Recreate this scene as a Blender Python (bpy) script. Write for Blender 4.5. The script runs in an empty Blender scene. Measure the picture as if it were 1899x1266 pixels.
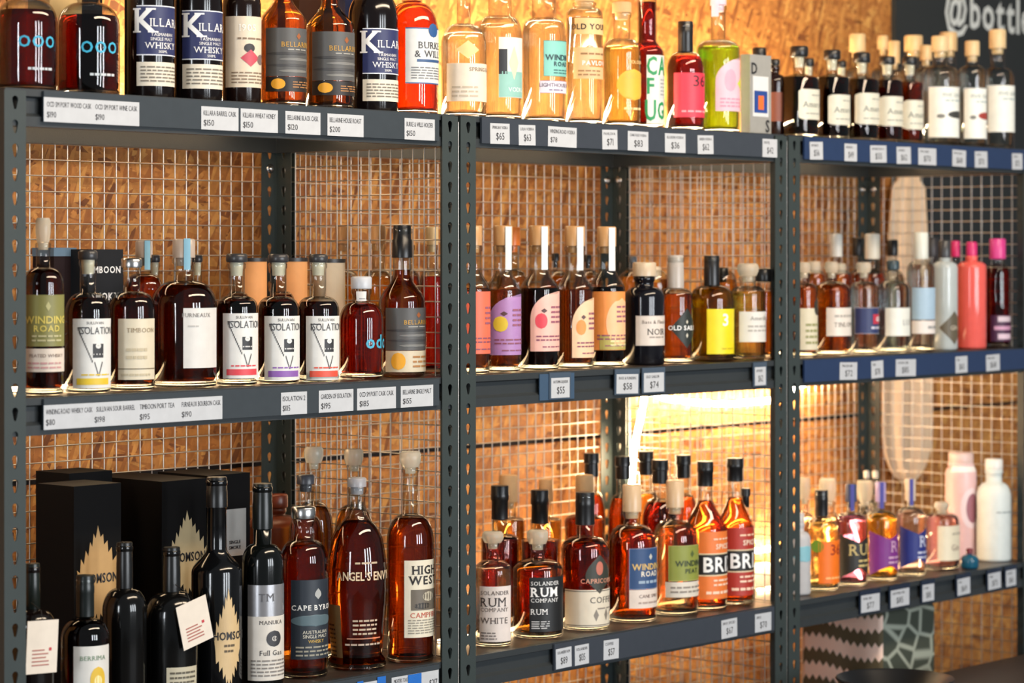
import bpy, math, random
from math import sin, cos, pi, radians, sqrt, asin, atan2
from mathutils import Vector, Matrix
from mathutils.geometry import tessellate_polygon

random.seed(7)
scene = bpy.context.scene
COL = scene.collection

# ------------------------------------------------------------------ camera
FPX = 4850.0                      # focal length in pixels of the 1899 px wide frame
HY = 477.3                        # eye-level row in the frame
ZC = 1.58                         # eye height
PHI = radians(48.7356)            # the camera looks along the shelves at this angle
CX, CY = -2.22166, -2.86934
RX, RY = cos(PHI), -sin(PHI)      # camera right
FX, FY = sin(PHI), cos(PHI)       # camera forward
cam_d = bpy.data.cameras.new('camera')
cam = bpy.data.objects.new('camera', cam_d); COL.objects.link(cam)
cam.location = (CX, CY, ZC)
cam.rotation_euler = (pi / 2, 0, -PHI)
cam_d.sensor_width = 36.0
cam_d.lens = FPX / 1899 * 36
cam_d.shift_y = -(633 - HY) / 1899
cam_d.clip_start = 0.05
cam_d.dof.use_dof = True
cam_d.dof.focus_distance = 4.12
cam_d.dof.aperture_fstop = 4.8
scene.camera = cam

# ------------------------------------------------------------------ light and exposure
world = bpy.data.worlds.new('room_air'); scene.world = world
world.use_nodes = True
world.node_tree.nodes['Background'].inputs[0].default_value = (0.70, 0.75, 0.79, 1)
world.node_tree.nodes['Background'].inputs[1].default_value = 0.16

def area(name, loc, target, sx, sy, power, color):
    d = bpy.data.lights.new(name, 'AREA'); d.shape = 'RECTANGLE'
    d.size = sx; d.size_y = sy; d.energy = power; d.color = color
    o = bpy.data.objects.new(name, d); COL.objects.link(o); o.location = loc
    o.rotation_euler = (Vector(target) - Vector(loc)).to_track_quat('-Z', 'Y').to_euler()
    return o
DAY = (0.90, 0.95, 1.0)
area('front_window', (-0.3, -5.2, 1.75), (1.2, 0, 1.4), 0.42, 1.9, 44, DAY)
area('front_window', (0.75, -5.2, 1.75), (1.2, 0, 1.4), 0.42, 1.9, 44, DAY)
area('front_window', (1.8, -5.2, 1.75), (1.2, 0, 1.4), 0.42, 1.9, 44, DAY)
area('side_window', (-5.6, -1.9, 1.7), (0.5, 0, 1.4), 0.5, 2.1, 62, DAY)
area('ceiling_lamp', (1.1, -1.5, 3.0), (1.1, 0.3, 1.3), 2.6, 0.25, 44, (1.0, 0.80, 0.58))

scene.view_settings.view_transform = 'Standard'
scene.view_settings.look = 'None'
scene.view_settings.gamma = 1.0
scene.view_settings.use_curve_mapping = False
scene.view_settings.exposure = 0.55
cy = scene.cycles
cy.max_bounces = 14; cy.transparent_max_bounces = 40; cy.transmission_bounces = 12
cy.glossy_bounces = 5; cy.diffuse_bounces = 4
cy.sample_clamp_indirect = 6.0

# ------------------------------------------------------------------ helpers
def at(px, y):
    """world x and pixels per metre of the frame column px on the upright plane y"""
    u = (px - 949.5) / FPX
    dx, dy = RX * u + FX, RY * u + FY
    t = (y - CY) / dy
    return CX + t * dx, FPX / t
def zpx(py, s):
    return ZC - (py - HY) / s

def lin(c):
    return tuple(((v / 255) / 12.92 if v / 255 <= 0.04045 else ((v / 255 + 0.055) / 1.055) ** 2.4) for v in c[:3]) + (1,)

_m = {}
def mat(color, rough=0.5, metal=0.0, spec=0.5, bump=0, coat=0.0):
    key = ('p', tuple(color), rough, metal, spec, bump, coat)
    if key in _m: return _m[key]
    m = bpy.data.materials.new('paint_%d' % len(_m)); m.use_nodes = True
    nt = m.node_tree; b = nt.nodes['Principled BSDF']
    c = lin(color)
    b.inputs['Base Color'].default_value = c
    b.inputs['Roughness'].default_value = rough
    b.inputs['Metallic'].default_value = metal
    b.inputs['Specular IOR Level'].default_value = spec
    b.inputs['Coat Weight'].default_value = coat
    tc = nt.nodes.new('ShaderNodeTexCoord'); n = nt.nodes.new('ShaderNodeTexNoise')
    n.inputs['Scale'].default_value = 60; n.inputs['Detail'].default_value = 3
    nt.links.new(tc.outputs['Object'], n.inputs['Vector'])
    mx = nt.nodes.new('ShaderNodeMix'); mx.data_type = 'RGBA'
    mx.inputs['A'].default_value = tuple(v * 0.9 for v in c[:3]) + (1,)
    mx.inputs['B'].default_value = tuple(min(1, v * 1.08) for v in c[:3]) + (1,)
    nt.links.new(n.outputs['Fac'], mx.inputs['Factor'])
    nt.links.new(mx.outputs['Result'], b.inputs['Base Color'])
    if bump:
        bp = nt.nodes.new('ShaderNodeBump'); bp.inputs['Strength'].default_value = bump
        bp.inputs['Distance'].default_value = 0.001
        n2 = nt.nodes.new('ShaderNodeTexNoise'); n2.inputs['Scale'].default_value = 400
        nt.links.new(tc.outputs['Object'], n2.inputs['Vector'])
        nt.links.new(n2.outputs['Fac'], bp.inputs['Height'])
        nt.links.new(bp.outputs['Normal'], b.inputs['Normal'])
    _m[key] = m
    return m

def shell_mat(tint=(249, 251, 250)):
    """the thin wall of a bottle: clear with a fresnel gloss"""
    key = ('shell', tint)
    if key in _m: return _m[key]
    m = bpy.data.materials.new('bottle_glass'); m.use_nodes = True
    nt = m.node_tree; nt.nodes.clear()
    out = nt.nodes.new('ShaderNodeOutputMaterial')
    tr = nt.nodes.new('ShaderNodeBsdfTransparent'); tr.inputs[0].default_value = lin(tint)
    lw = nt.nodes.new('ShaderNodeLayerWeight'); lw.inputs['Blend'].default_value = 0.35     # the wall is thicker along a grazing path
    ed = nt.nodes.new('ShaderNodeMix'); ed.data_type = 'RGBA'; ed.inputs['A'].default_value = lin(tint); ed.inputs['B'].default_value = lin(tuple(int(v * 0.72) for v in tint))
    nt.links.new(lw.outputs['Facing'], ed.inputs['Factor']); nt.links.new(ed.outputs['Result'], tr.inputs[0])
    gl = nt.nodes.new('ShaderNodeBsdfGlossy'); gl.inputs['Roughness'].default_value = 0.03
    fr = nt.nodes.new('ShaderNodeFresnel'); geo = nt.nodes.new('ShaderNodeNewGeometry')
    io = nt.nodes.new('ShaderNodeMix'); io.data_type = 'FLOAT'; io.inputs['A'].default_value = 1.6; io.inputs['B'].default_value = 1 / 1.6
    nt.links.new(geo.outputs['Backfacing'], io.inputs['Factor']); nt.links.new(io.outputs['Result'], fr.inputs[0])   # a thin wall reflects alike from both sides
    mx = nt.nodes.new('ShaderNodeMixShader')
    nt.links.new(fr.outputs[0], mx.inputs[0]); nt.links.new(tr.outputs[0], mx.inputs[1])
    nt.links.new(gl.outputs[0], mx.inputs[2]); nt.links.new(mx.outputs[0], out.inputs[0])
    _m[key] = m
    return m

def liquid_mat(c, ior=1.34, clear=0.38):
    """c is the linear tint of one crossing of the surface"""
    key = ('liq', c, ior, clear)
    if key in _m: return _m[key]
    m = bpy.data.materials.new('liquid'); m.use_nodes = True
    nt = m.node_tree; nt.nodes.clear()
    out = nt.nodes.new('ShaderNodeOutputMaterial')
    rf = nt.nodes.new('ShaderNodeBsdfRefraction'); rf.inputs['Color'].default_value = c + (1,)
    rf.inputs['IOR'].default_value = ior; rf.inputs['Roughness'].default_value = 0.0
    tr = nt.nodes.new('ShaderNodeBsdfTransparent'); tr.inputs[0].default_value = c + (1,)
    mx = nt.nodes.new('ShaderNodeMixShader'); mx.inputs[0].default_value = clear
    nt.links.new(rf.outputs[0], mx.inputs[1]); nt.links.new(tr.outputs[0], mx.inputs[2])
    nt.links.new(mx.outputs[0], out.inputs[0])
    _m[key] = m
    return m

def emit_mat(color, strength):
    m = bpy.data.materials.new('lamp_glow'); m.use_nodes = True
    nt = m.node_tree; nt.nodes.clear()
    out = nt.nodes.new('ShaderNodeOutputMaterial'); e = nt.nodes.new('ShaderNodeEmission')
    e.inputs[0].default_value = color + (1,); e.inputs[1].default_value = strength
    nt.links.new(e.outputs[0], out.inputs[0])
    return m

class MB:
    """collects faces for ONE mesh object"""
    def __init__(s): s.v = []; s.f = []; s.mi = []; s.mats = []; s.sm = []
    def slot(s, m):
        if m not in s.mats: s.mats.append(m)
        return s.mats.index(m)
    def add(s, vs, fs, m, smooth=False):
        o = len(s.v); k = s.slot(m)
        s.v += [tuple(p) for p in vs]
        for f in fs:
            s.f.append(tuple(i + o for i in f)); s.mi.append(k); s.sm.append(smooth)
        return s
    def box(s, x0, x1, y0, y1, z0, z1, m):
        vs = [(x0, y0, z0), (x1, y0, z0), (x1, y1, z0), (x0, y1, z0), (x0, y0, z1), (x1, y0, z1), (x1, y1, z1), (x0, y1, z1)]
        return s.add(vs, [(0, 3, 2, 1), (4, 5, 6, 7), (0, 1, 5, 4), (1, 2, 6, 5), (2, 3, 7, 6), (3, 0, 4, 7)], m)
    def tube(s, a, b, r, m, n=6, caps=True):
        a, b = Vector(a), Vector(b); d = (b - a).normalized()
        u = d.orthogonal().normalized(); w = d.cross(u)
        vs = [p + r * (cos(2 * pi * i / n) * u + sin(2 * pi * i / n) * w) for p in (a, b) for i in range(n)]
        s.add(vs, [(i, (i + 1) % n, n + (i + 1) % n, n + i) for i in range(n)], m, True)
        if caps:
            o = len(s.v) - 2 * n; k = s.slot(m)
            s.f += [tuple(o + n - 1 - i for i in range(n)), tuple(o + n + i for i in range(n))]; s.mi += [k, k]; s.sm += [False, False]
        return s
    def path(s, pts, r, m, n=8):
        pts = [Vector(p) for p in pts]; vs = []
        for i, p in enumerate(pts):
            d = (pts[min(i + 1, len(pts) - 1)] - pts[max(i - 1, 0)]).normalized()
            u = d.cross(Vector((0, 1, 0.013))).normalized(); w = d.cross(u)
            vs += [p + r * (cos(2 * pi * k / n) * u + sin(2 * pi * k / n) * w) for k in range(n)]
        fs = [(i * n + k, i * n + (k + 1) % n, (i + 1) * n + (k + 1) % n, (i + 1) * n + k) for i in range(len(pts) - 1) for k in range(n)]
        fs += [tuple(range(n))[::-1], tuple((len(pts) - 1) * n + k for k in range(n))]
        return s.add(vs, fs, m, True)
    def lathe(s, prof, m, n=32, ex=None, cx=0, cy=0):
        """prof: (r, z[, exponent]) from the bottom up; closed on the axis where r is 0"""
        vs = []; rings = []
        for p in prof:
            r, z = p[0], p[1]; e = p[2] if len(p) > 2 else 2
            if r < 1e-6: rings.append([len(vs)]); vs.append((cx, cy, z)); continue
            ids = []
            for k in range(n):
                a = 2 * pi * k / n; q = r * sup(a, e); ids.append(len(vs)); vs.append((cx + q * cos(a), cy + q * sin(a), z))
            rings.append(ids)
        fs = []
        for A, B in zip(rings, rings[1:]):
            for k in range(n):
                j = (k + 1) % n
                if len(A) == 1 and len(B) == 1: continue
                if len(A) == 1: fs.append((A[0], B[j], B[k]))
                elif len(B) == 1: fs.append((A[k], A[j], B[0]))
                else: fs.append((A[k], A[j], B[j], B[k]))
        return s.add(vs, fs, m, True)
    def build(s, name, parent=None, loc=None):
        me = bpy.data.meshes.new(name); me.from_pydata(s.v, [], s.f)
        for m in s.mats: me.materials.append(m)
        me.polygons.foreach_set('material_index', s.mi)
        me.polygons.foreach_set('use_smooth', s.sm)
        me.update()
        return link(name, me, parent, loc)
def link(name, me, parent=None, loc=None):
    o = bpy.data.objects.new(name, me); COL.objects.link(o)
    if parent: o.parent = parent
    if loc is not None: o.location = loc
    return o
def sup(a, e):
    if e == 2: return 1.0
    return (abs(cos(a)) ** e + abs(sin(a)) ** e) ** (-1 / e)
def sharp(o, ang=35):
    me = o.data
    me.polygons.foreach_set('use_smooth', [True] * len(me.polygons))
    me.set_sharp_from_angle(angle=radians(ang))
    return o
def tag(o, label=None, cat=None, group=None, kind=None):
    if label: o['label'] = label
    if cat: o['category'] = cat
    if group: o['group'] = group
    if kind: o['kind'] = kind
    return o
def thing(name, loc, label, cat, group=None):
    o = bpy.data.objects.new(name, None); COL.objects.link(o); o.location = loc
    o.empty_display_size = 0.02
    return tag(o, label, cat, group)

# ------------------------------------------------------------------ lettering
CHARS = "ABCDEFGHIJKLMNOPQRSTUVWXYZabcdefghijklmnopqrstuvwxyz0123456789$&@'.-"
GL = {}
def make_glyphs():
    tmp = []
    for wt, off in (('r', 0.0), ('b', 0.022)):
        for ch in CHARS:
            cu = bpy.data.curves.new('glyph', 'FONT'); cu.body = ch; cu.size = 1
            cu.resolution_u = 2; cu.fill_mode = 'FRONT'; cu.offset = off
            o = bpy.data.objects.new('glyph', cu); COL.objects.link(o); tmp.append((wt, ch, o))
    dg = bpy.context.evaluated_depsgraph_get(); dg.update()
    for wt, ch, o in tmp:
        me = bpy.data.meshes.new_from_object(o.evaluated_get(dg))
        vs = [(v.co.x, v.co.y) for v in me.vertices]; fs = [tuple(p.vertices) for p in me.polygons]
        cnt = {}
        for f in fs:
            for i in range(len(f)):
                e = tuple(sorted((f[i], f[(i + 1) % len(f)]))); cnt[e] = cnt.get(e, 0) + 1
        top = 0.70
        ser = []
        ymax = max([v[1] for v in vs] or [0])
        for (i, j), c in cnt.items():
            if c != 1: continue
            (xa, ya), (xb, yb) = vs[i], vs[j]
            if abs(ya - yb) > 0.004 or abs(xa - xb) < 0.05 or abs(xa - xb) > 0.24: continue
            lo, hi = min(xa, xb) - 0.055, max(xa, xb) + 0.055
            if abs(ya) < 0.03: ser.append((lo, hi, ya, ya + 0.05))
            elif abs(ya - ymax) < 0.03 and ymax > 0.45: ser.append((lo, hi, ya - 0.05, ya))
        x0 = min([v[0] for v in vs] or [0]); x1 = max([v[0] for v in vs] or [0])
        GL[(wt, ch)] = (vs, fs, ser, x0, x1)
        bpy.data.meshes.remove(me)
    for _, _, o in tmp:
        cu = o.data; bpy.data.objects.remove(o); bpy.data.curves.remove(cu)
make_glyphs()
CAPH = max(v[1] for v in GL[('r', 'H')][0])

def text2d(s, h, serif=False, bold=False, sx=1.0):
    """2D verts and faces of a line of text, cap height h, centred on x, baseline at -h/2"""
    V, Fc = [], []; x = 0.0; wt = 'b' if bold else 'r'
    for ch in s:
        if ch == ' ': x += 0.30; continue
        g = GL.get((wt, ch))
        if not g: x += 0.3; continue
        vs, fs, ser, a, b = g; o = len(V)
        V += [(x + vx - a, vy) for vx, vy in vs]; Fc += [tuple(i + o for i in f) for f in fs]
        if serif:
            for (lo, hi, ya, yb) in ser:
                o = len(V); V += [(x + lo - a, ya), (x + hi - a, ya), (x + hi - a, yb), (x + lo - a, yb)]; Fc.append((o, o + 1, o + 2, o + 3))
        x += (b - a) + (0.15 if serif else 0.09)
    k = h / CAPH; w = x * k * sx
    return [(vx * k * sx - w / 2, vy * k - h / 2) for vx, vy in V], Fc, w

# ------------------------------------------------------------------ materials of the place
def osb_material():
    m = bpy.data.materials.new('oriented_strand_board'); m.use_nodes = True
    nt = m.node_tree; b = nt.nodes['Principled BSDF']; L = nt.links
    tc = nt.nodes.new('ShaderNodeTexCoord')
    nz = nt.nodes.new('ShaderNodeTexNoise'); nz.inputs['Scale'].default_value = 9; nz.inputs['Detail'].default_value = 2
    L.new(tc.outputs['Object'], nz.inputs['Vector'])
    prev = None; prevd = None
    for i, (ang, sx, sz, thr) in enumerate(((12, 20, 105, None), (-26, 22, 112, 0.42), (36, 20, 104, 0.50), (-8, 18, 96, 0.54), (68, 20, 108, 0.60))):
        mp = nt.nodes.new('ShaderNodeMapping'); mp.inputs['Rotation'].default_value = (0, radians(ang), 0)
        mp.inputs['Location'].default_value = (i * 3.1, 0, i * 1.7)
        L.new(tc.outputs['Object'], mp.inputs['Vector'])
        mp2 = nt.nodes.new('ShaderNodeMapping'); mp2.inputs['Scale'].default_value = (sx, 0.01, sz)
        L.new(mp.outputs[0], mp2.inputs['Vector'])
        add = nt.nodes.new('ShaderNodeVectorMath'); add.operation = 'MULTIPLY_ADD'
        add.inputs[1].default_value = (0.9, 0, 1.6)
        L.new(nz.outputs['Color'], add.inputs[0]); L.new(mp2.outputs[0], add.inputs[2])
        vo = nt.nodes.new('ShaderNodeTexVoronoi'); vo.feature = 'F1'; vo.inputs['Scale'].default_value = 1
        L.new(add.outputs[0], vo.inputs['Vector'])
        sep = nt.nodes.new('ShaderNodeSeparateColor'); L.new(vo.outputs['Color'], sep.inputs[0])
        cur, sel = sep.outputs[0], sep.outputs[1]
        if prev is None: prev = cur
        else:
            gt = nt.nodes.new('ShaderNodeMath'); gt.operation = 'GREATER_THAN'; gt.inputs[1].default_value = thr
            L.new(sel, gt.inputs[0])
            mx = nt.nodes.new('ShaderNodeMix'); mx.data_type = 'FLOAT'
            L.new(gt.outputs[0], mx.inputs['Factor']); L.new(prev, mx.inputs['A']); L.new(cur, mx.inputs['B'])
            prev = mx.outputs['Result']
    ramp = nt.nodes.new('ShaderNodeValToRGB'); cr = ramp.color_ramp
    cr.elements[0].position = 0.0; cr.elements[0].color = lin((118, 66, 24))
    cr.elements[1].position = 1.0; cr.elements[1].color = lin((216, 160, 84))
    for p, c in ((0.12, (160, 98, 42)), (0.5, (186, 122, 56)), (0.8, (198, 136, 66))):
        e = cr.elements.new(p); e.color = lin(c)
    L.new(prev, ramp.inputs[0])
    gr = nt.nodes.new('ShaderNodeTexNoise'); gr.inputs['Scale'].default_value = 60; gr.inputs['Detail'].default_value = 4
    L.new(tc.outputs['Object'], gr.inputs['Vector'])
    mul = nt.nodes.new('ShaderNodeMix'); mul.data_type = 'RGBA'; mul.blend_type = 'MULTIPLY'; mul.inputs['Factor'].default_value = 0.5
    gramp = nt.nodes.new('ShaderNodeValToRGB'); gramp.color_ramp.elements[0].position = 0.3
    gramp.color_ramp.elements[0].color = (0.45, 0.36, 0.28, 1); gramp.color_ramp.elements[1].position = 0.62
    L.new(gr.outputs['Fac'], gramp.inputs[0])
    L.new(ramp.outputs[0], mul.inputs['A']); L.new(gramp.outputs[0], mul.inputs['B'])
    L.new(mul.outputs['Result'], b.inputs['Base Color'])
    b.inputs['Roughness'].default_value = 0.6
    bp = nt.nodes.new('ShaderNodeBump'); bp.inputs['Distance'].default_value = 0.0015; bp.inputs['Strength'].default_value = 0.5
    L.new(prev, bp.inputs['Height']); L.new(bp.outputs['Normal'], b.inputs['Normal'])
    return m
OSB = osb_material()
RACK = mat((51, 60, 60), 0.42, 0.0, 0.5, 0.12)
BEAM = mat((48, 53, 56), 0.40, 0.0, 0.5, 0.12)
DECK = mat((52, 44, 39), 0.38, 0.0, 0.5, 0.1)
WIRE = mat((206, 200, 192), 0.40, 1.0)
STEEL = mat((205, 205, 205), 0.25, 1.0)
STRIP = {'A': mat((58, 65, 71), 0.28), 'B': mat((58, 64, 73), 0.28), 'C': mat((38, 56, 90), 0.28)}
PAPER = mat((188, 192, 197), 0.55)
INK = (38, 36, 38)

# ------------------------------------------------------------------ the setting
WALL_Y = 0.50
fl = MB().box(-4, 5.5, -5, WALL_Y + 0.1, -0.05, 0, mat((92, 88, 84), 0.6)).build('floor'); tag(fl, 'grey concrete floor under the shelving', None, None, 'structure')
wb = MB().box(-2.5, 5.5, WALL_Y + 0.014, WALL_Y + 0.1, 0, 3.0, mat((30, 24, 20), 0.8)).build('wall_back'); tag(wb, 'back wall clad in strand board sheets', None, None, 'structure')
for (x0, x1) in ((-2.5, 0.39), (0.395, 2.83), (2.835, 5.5)):
    for (z0, z1) in ((0.0, 1.212), (1.221, 2.44), (2.445, 3.0)):
        MB().box(x0, x1, WALL_Y, WALL_Y + 0.013, z0, z1, OSB).build('board_panel', wb)
# chalk sign
bx0, bs = at(1660, WALL_Y - 0.012)
sb = thing('chalkboard_sign', (bx0, WALL_Y, 1.33), 'black chalkboard sign with white hand lettering on the wall above the right rack', 'sign')
MB().box(0, 1.5, -0.014, -0.001, 0, 1.0, mat((33, 37, 38), 0.75)).build('board', sb)
V, Fc, w = text2d('@bottle', 0.083, bold=True, sx=0.86)
tx, ts = at(1752, WALL_Y - 0.015)
zt = zpx(51, ts * 0.985)
MB().add([(vx + w / 2 + tx - bx0, -0.0155, vz + 0.0415 + zt - 1.33) for vx, vz in V], Fc, mat((205, 208, 204), 0.8)).build('lettering', sb)

# ------------------------------------------------------------------ racks
PITCH = 0.0328
Z1, Z2, Z3 = ZC + 0.2321, ZC - 0.1936, ZC - 0.653
Z4 = Z3 - 14 * PITCH
D = 0.425
XA, XB, XC = 0.0, 0.922, 1.8425
RACKS = (('A', XA, 0.915), ('B', XB, 0.914), ('C', XC, 0.905))
FLW = 0.037

def post_mesh():
    """an angle post, corner on the z axis, flanges towards +x and +y, keyhole slots punched through"""
    mb = MB(); zt = Z1 + 0.001; n = int(zt / PITCH); z_start = zt - n * PITCH - 0.004
    hole = []
    for k in range(12):
        a = 2 * pi * k / 12 + pi / 2
        hx, hz = 0.0052 * cos(a), 0.0052 * sin(a) + 0.0035
        if sin(a) < -0.2: hx *= 0.55; hz -= 0.0085
        hole.append((hx, hz))
    W2, P2 = FLW / 2, PITCH / 2
    outer = []
    for k in range(12):
        a = 2 * pi * k / 12 + pi / 2; c, s_ = cos(a), sin(a)
        q = min(W2 / max(abs(c), 1e-6), P2 / max(abs(s_), 1e-6)); outer.append([q * c, q * s_])
    for sx_, sz_ in ((1, 1), (1, -1), (-1, 1), (-1, -1)):
        best = min(range(12), key=lambda k: (outer[k][0] - sx_ * W2) ** 2 + (outer[k][1] - sz_ * P2) ** 2)
        outer[best] = [sx_ * W2, sz_ * P2]
    th = 0.002
    for axis in (0, 1):
        def P(u, d_, z): return (u, d_, z) if axis == 0 else (d_, u, z)
        for i in range(n):
            zc_ = z_start + (i + 0.5) * PITCH
            vs = [P(W2 + o[0], 0, zc_ + o[1]) for o in outer] + [P(W2 + h[0], 0, zc_ + h[1]) for h in hole]
            vs += [P(W2 + o[0], th, zc_ + o[1]) for o in outer] + [P(W2 + h[0], th, zc_ + h[1]) for h in hole]
            fs = []
            for k in range(12):
                j = (k + 1) % 12
                fs += [(k, j, 12 + j, 12 + k), (24 + k, 36 + k, 36 + j, 24 + j), (12 + k, 12 + j, 36 + j, 36 + k)]
            mb.add(vs, fs, RACK)
        a0, a1 = (FLW, FLW + 0.0001), (0, th)
        vs = [P(FLW, 0, z_start), P(FLW, th, z_start), P(FLW, th, zt - 0.004), P(FLW, 0, zt - 0.004)]
        mb.add(vs, [(0, 1, 2, 3)], RACK)
    mb.box(0, FLW, 0, th, 0, z_start, RACK); mb.box(0, th, th, FLW, 0, z_start, RACK)
    o = mb.build('post'); me = o.data; bpy.data.objects.remove(o)
    return me
POST = post_mesh()

def beam_mesh(length, m=BEAM):
    pf = [(0, 0), (0, -0.010), (0.008, -0.0125), (0.008, -0.033), (0, -0.038), (0, -0.052), (0.013, -0.052), (0.013, -0.0005)]
    mb = MB(); k = len(pf)
    vs = [(0, y, z) for y, z in pf] + [(length, y, z) for y, z in pf]
    fs = [(i, k + i, k + (i + 1) % k, (i + 1) % k) for i in range(k)] + [tuple(range(k)), tuple(range(2 * k - 1, k - 1, -1))]
    o = mb.add(vs, fs, m).build('beam'); me = o.data; bpy.data.objects.remove(o)
    return me

def grid(name, parent, ax, w0, w1, z0, z1, plane, sp=0.0253, r=0.00125):
    mb = MB(); n = int((w1 - w0) / sp); nz = int((z1 - z0) / sp)
    for i in range(n + 1):
        u = w0 + i * sp
        a, b = ((u, plane, z0), (u, plane, z1)) if ax == 0 else ((plane, u, z0), (plane, u, z1))
        mb.tube(a, b, r, WIRE, 6, False)
    for i in range(nz + 1):
        z = z0 + i * sp; q = plane - 2 * r if ax == 0 else plane + 2 * r * 0.9
        a, b = ((w0, q, z), (w0 + n * sp, q, z)) if ax == 0 else ((q, w0, z), (q, w0 + n * sp, z))
        mb.tube(a, b, r, WIRE, 6, False)
    return tag(mb.build(name, parent), None, None, None, 'stuff')

def bolt(parent, loc, axis):
    mb = MB()
    prof = [(0, 0), (0.0085, 0), (0.0085, 0.0015), (0.0055, 0.0018)]
    mb.lathe(prof, STEEL, 16)
    mb.lathe([(0.0055, 0.0015), (0.0055, 0.0055), (0.0045, 0.0065), (0, 0.0068)], STEEL, 6)
    o = mb.build('bolt', parent, loc)
    o.rotation_euler = (pi / 2, 0, 0) if axis == 'y' else (0, -pi / 2, 0)
    return o

rack_label = {'A': 'dark grey slotted steel shelving rack nearest the camera, holding whisky and black cartons',
              'B': 'middle dark grey slotted steel shelving rack between the other two racks',
              'C': 'farthest dark grey slotted steel rack, with blue label strips'}
rack = {}
for key, x0, W in RACKS:
    t = thing('shelving_rack', (x0, 0, 0), rack_label[key], 'shelving rack', 'slotted steel racks')
    rack[key] = t
    for (px_, py_, rz) in ((0, 0, 0), (W, 0, pi / 2), (W, D, pi), (0, D, -pi / 2)):
        o = link('post', POST, t, (px_, py_, 0)); o.rotation_euler = (0, 0, rz)
    bm_f = beam_mesh(W - 0.008); bm_s = beam_mesh(D - 0.03)
    for zi in (Z1, Z2, Z3, Z4):
        link('beam', bm_f, t, (0.004, 0.0035, zi))
        o = link('beam', bm_f, t, (W - 0.004, D - 0.0035, zi)); o.rotation_euler = (0, 0, pi)
        o = link('beam', bm_s, t, (0.0035, D - 0.015, zi)); o.rotation_euler = (0, 0, -pi / 2)
        o = link('beam', bm_s, t, (W - 0.0035, 0.015, zi)); o.rotation_euler = (0, 0, pi / 2)
        MB().box(0.018, W - 0.018, 0.0175, D - 0.0175, zi - 0.016, zi - 0.0006, DECK).build('shelf_board', t)
    grid('back_mesh', t, 0, 0.004, W - 0.003, Z4 - 0.2, Z1 - 0.03, D + 0.006)
    grid('side_mesh', t, 1, 0.002, D - 0.004, Z4 - 0.2, Z1 - 0.012, W + (0.0030 if key != 'B' else 0.0021), r=0.0011)
    for zz in (Z1 - 0.079, Z2 - 0.082, Z3 - 0.082):
        bolt(t, (W - 0.018, D - 0.002, zz), 'y')
        if key != 'A': bolt(t, (W - 0.002, D - 0.018, zz), 'x')
    # label strips clipped on the front beams
    for nm, zi, on in (('label_strip', Z1, 'ABC'), ('label_strip', Z2, 'AC'), ('label_strip', Z3, 'A')):
        if key in on:
            xa = 0.067 if key == 'A' else 0.050
            MB().box(xa, W - 0.046 if key != 'C' else W - 0.02, -0.0015, 0.0025, zi - 0.0445, zi - 0.002, STRIP[key]).build(nm, t)
FILL_STRIP = emit_mat((1.0, 0.71, 0.42), 12.0)
for key, x0, W in RACKS:                                      # unseen warm strips added under the shelf boards to light the bays
    for zi in (Z1, Z2):
        MB().box(0.06, W - 0.06, 0.285, 0.305, zi - 0.022, zi - 0.0165, FILL_STRIP).build('fill_light_strip', rack[key])
ROPE_Y = 0.462

# ------------------------------------------------------------------ warm light rope behind the shelves
GLOW = emit_mat((1.0, 0.74, 0.44), 85.0)
GLOW_TOP = emit_mat((1.0, 0.78, 0.48), 180.0)
GLOW_THIN = emit_mat((1.0, 0.68, 0.36), 13.0)
def rope(pts, label, rad, glow=None):
    p = []
    for a, b in zip(pts, pts[1:]):
        for i in range(8):
            t_ = i / 8; p.append(tuple(a[k] + (b[k] - a[k]) * t_ for k in range(3)))
    p.append(pts[-1])
    o = MB().path(p, rad, glow or (GLOW_THIN if rad < 0.004 else GLOW), 8).build('light_rope')
    return tag(o, label, 'light rope', 'warm light ropes behind the racks')
rope([(0.60, 0.388, Z1 + 0.007), (1.3, 0.388, Z1 + 0.007), (1.9, 0.388, Z1 + 0.007), (2.45, 0.388, Z1 + 0.007)], 'warm glowing light rope lying along the rear edge of the top shelves', 0.006, GLOW_TOP)
rope([(0.86, 0.195, Z1 + 0.0055), (1.00, 0.20, Z1 + 0.0055), (1.20, 0.21, Z1 + 0.0055), (1.40, 0.23, Z1 + 0.0055)], 'warm glowing light rope lying behind the clear bottles on the top shelf', 0.005)
rope([(0.62, 0.238, Z3 + 0.0045), (0.88, 0.240, Z3 + 0.0045)], 'short warm light rope added to brighten the amber bottles on the left bottom shelf', 0.0036)  # added rope, lifts the dark liquid in these bottles
rope([(0.06, 0.146, Z2 + 0.0045), (0.45, 0.148, Z2 + 0.0045), (0.85, 0.150, Z2 + 0.0045)], 'warm light rope lying behind the front whisky bottles on the left middle shelf', 0.0036)
rope([(1.03, 0.128, Z2 + 0.0045), (1.4, 0.125, Z2 + 0.0045), (1.70, 0.128, Z2 + 0.0045)], 'warm light rope lying behind the arched-label bottles on the middle shelf', 0.0036)
rope([(1.93, 0.122, Z2 + 0.0045), (2.2, 0.122, Z2 + 0.0045), (2.5, 0.122, Z2 + 0.0045)], 'warm light rope lying behind the gin bottles on the right middle shelf', 0.0036)
rope([(1.02, 0.140, Z3 + 0.0045), (1.4, 0.140, Z3 + 0.0045), (1.78, 0.145, Z3 + 0.0045)], 'warm light rope lying behind the front rum bottles on the bottom shelf', 0.0036)
rope([(1.93, 0.135, Z3 + 0.0045), (2.2, 0.135, Z3 + 0.0045), (2.58, 0.130, Z3 + 0.0045)], 'warm light rope lying behind the gin bottles on the right bottom shelf', 0.0036)
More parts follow.
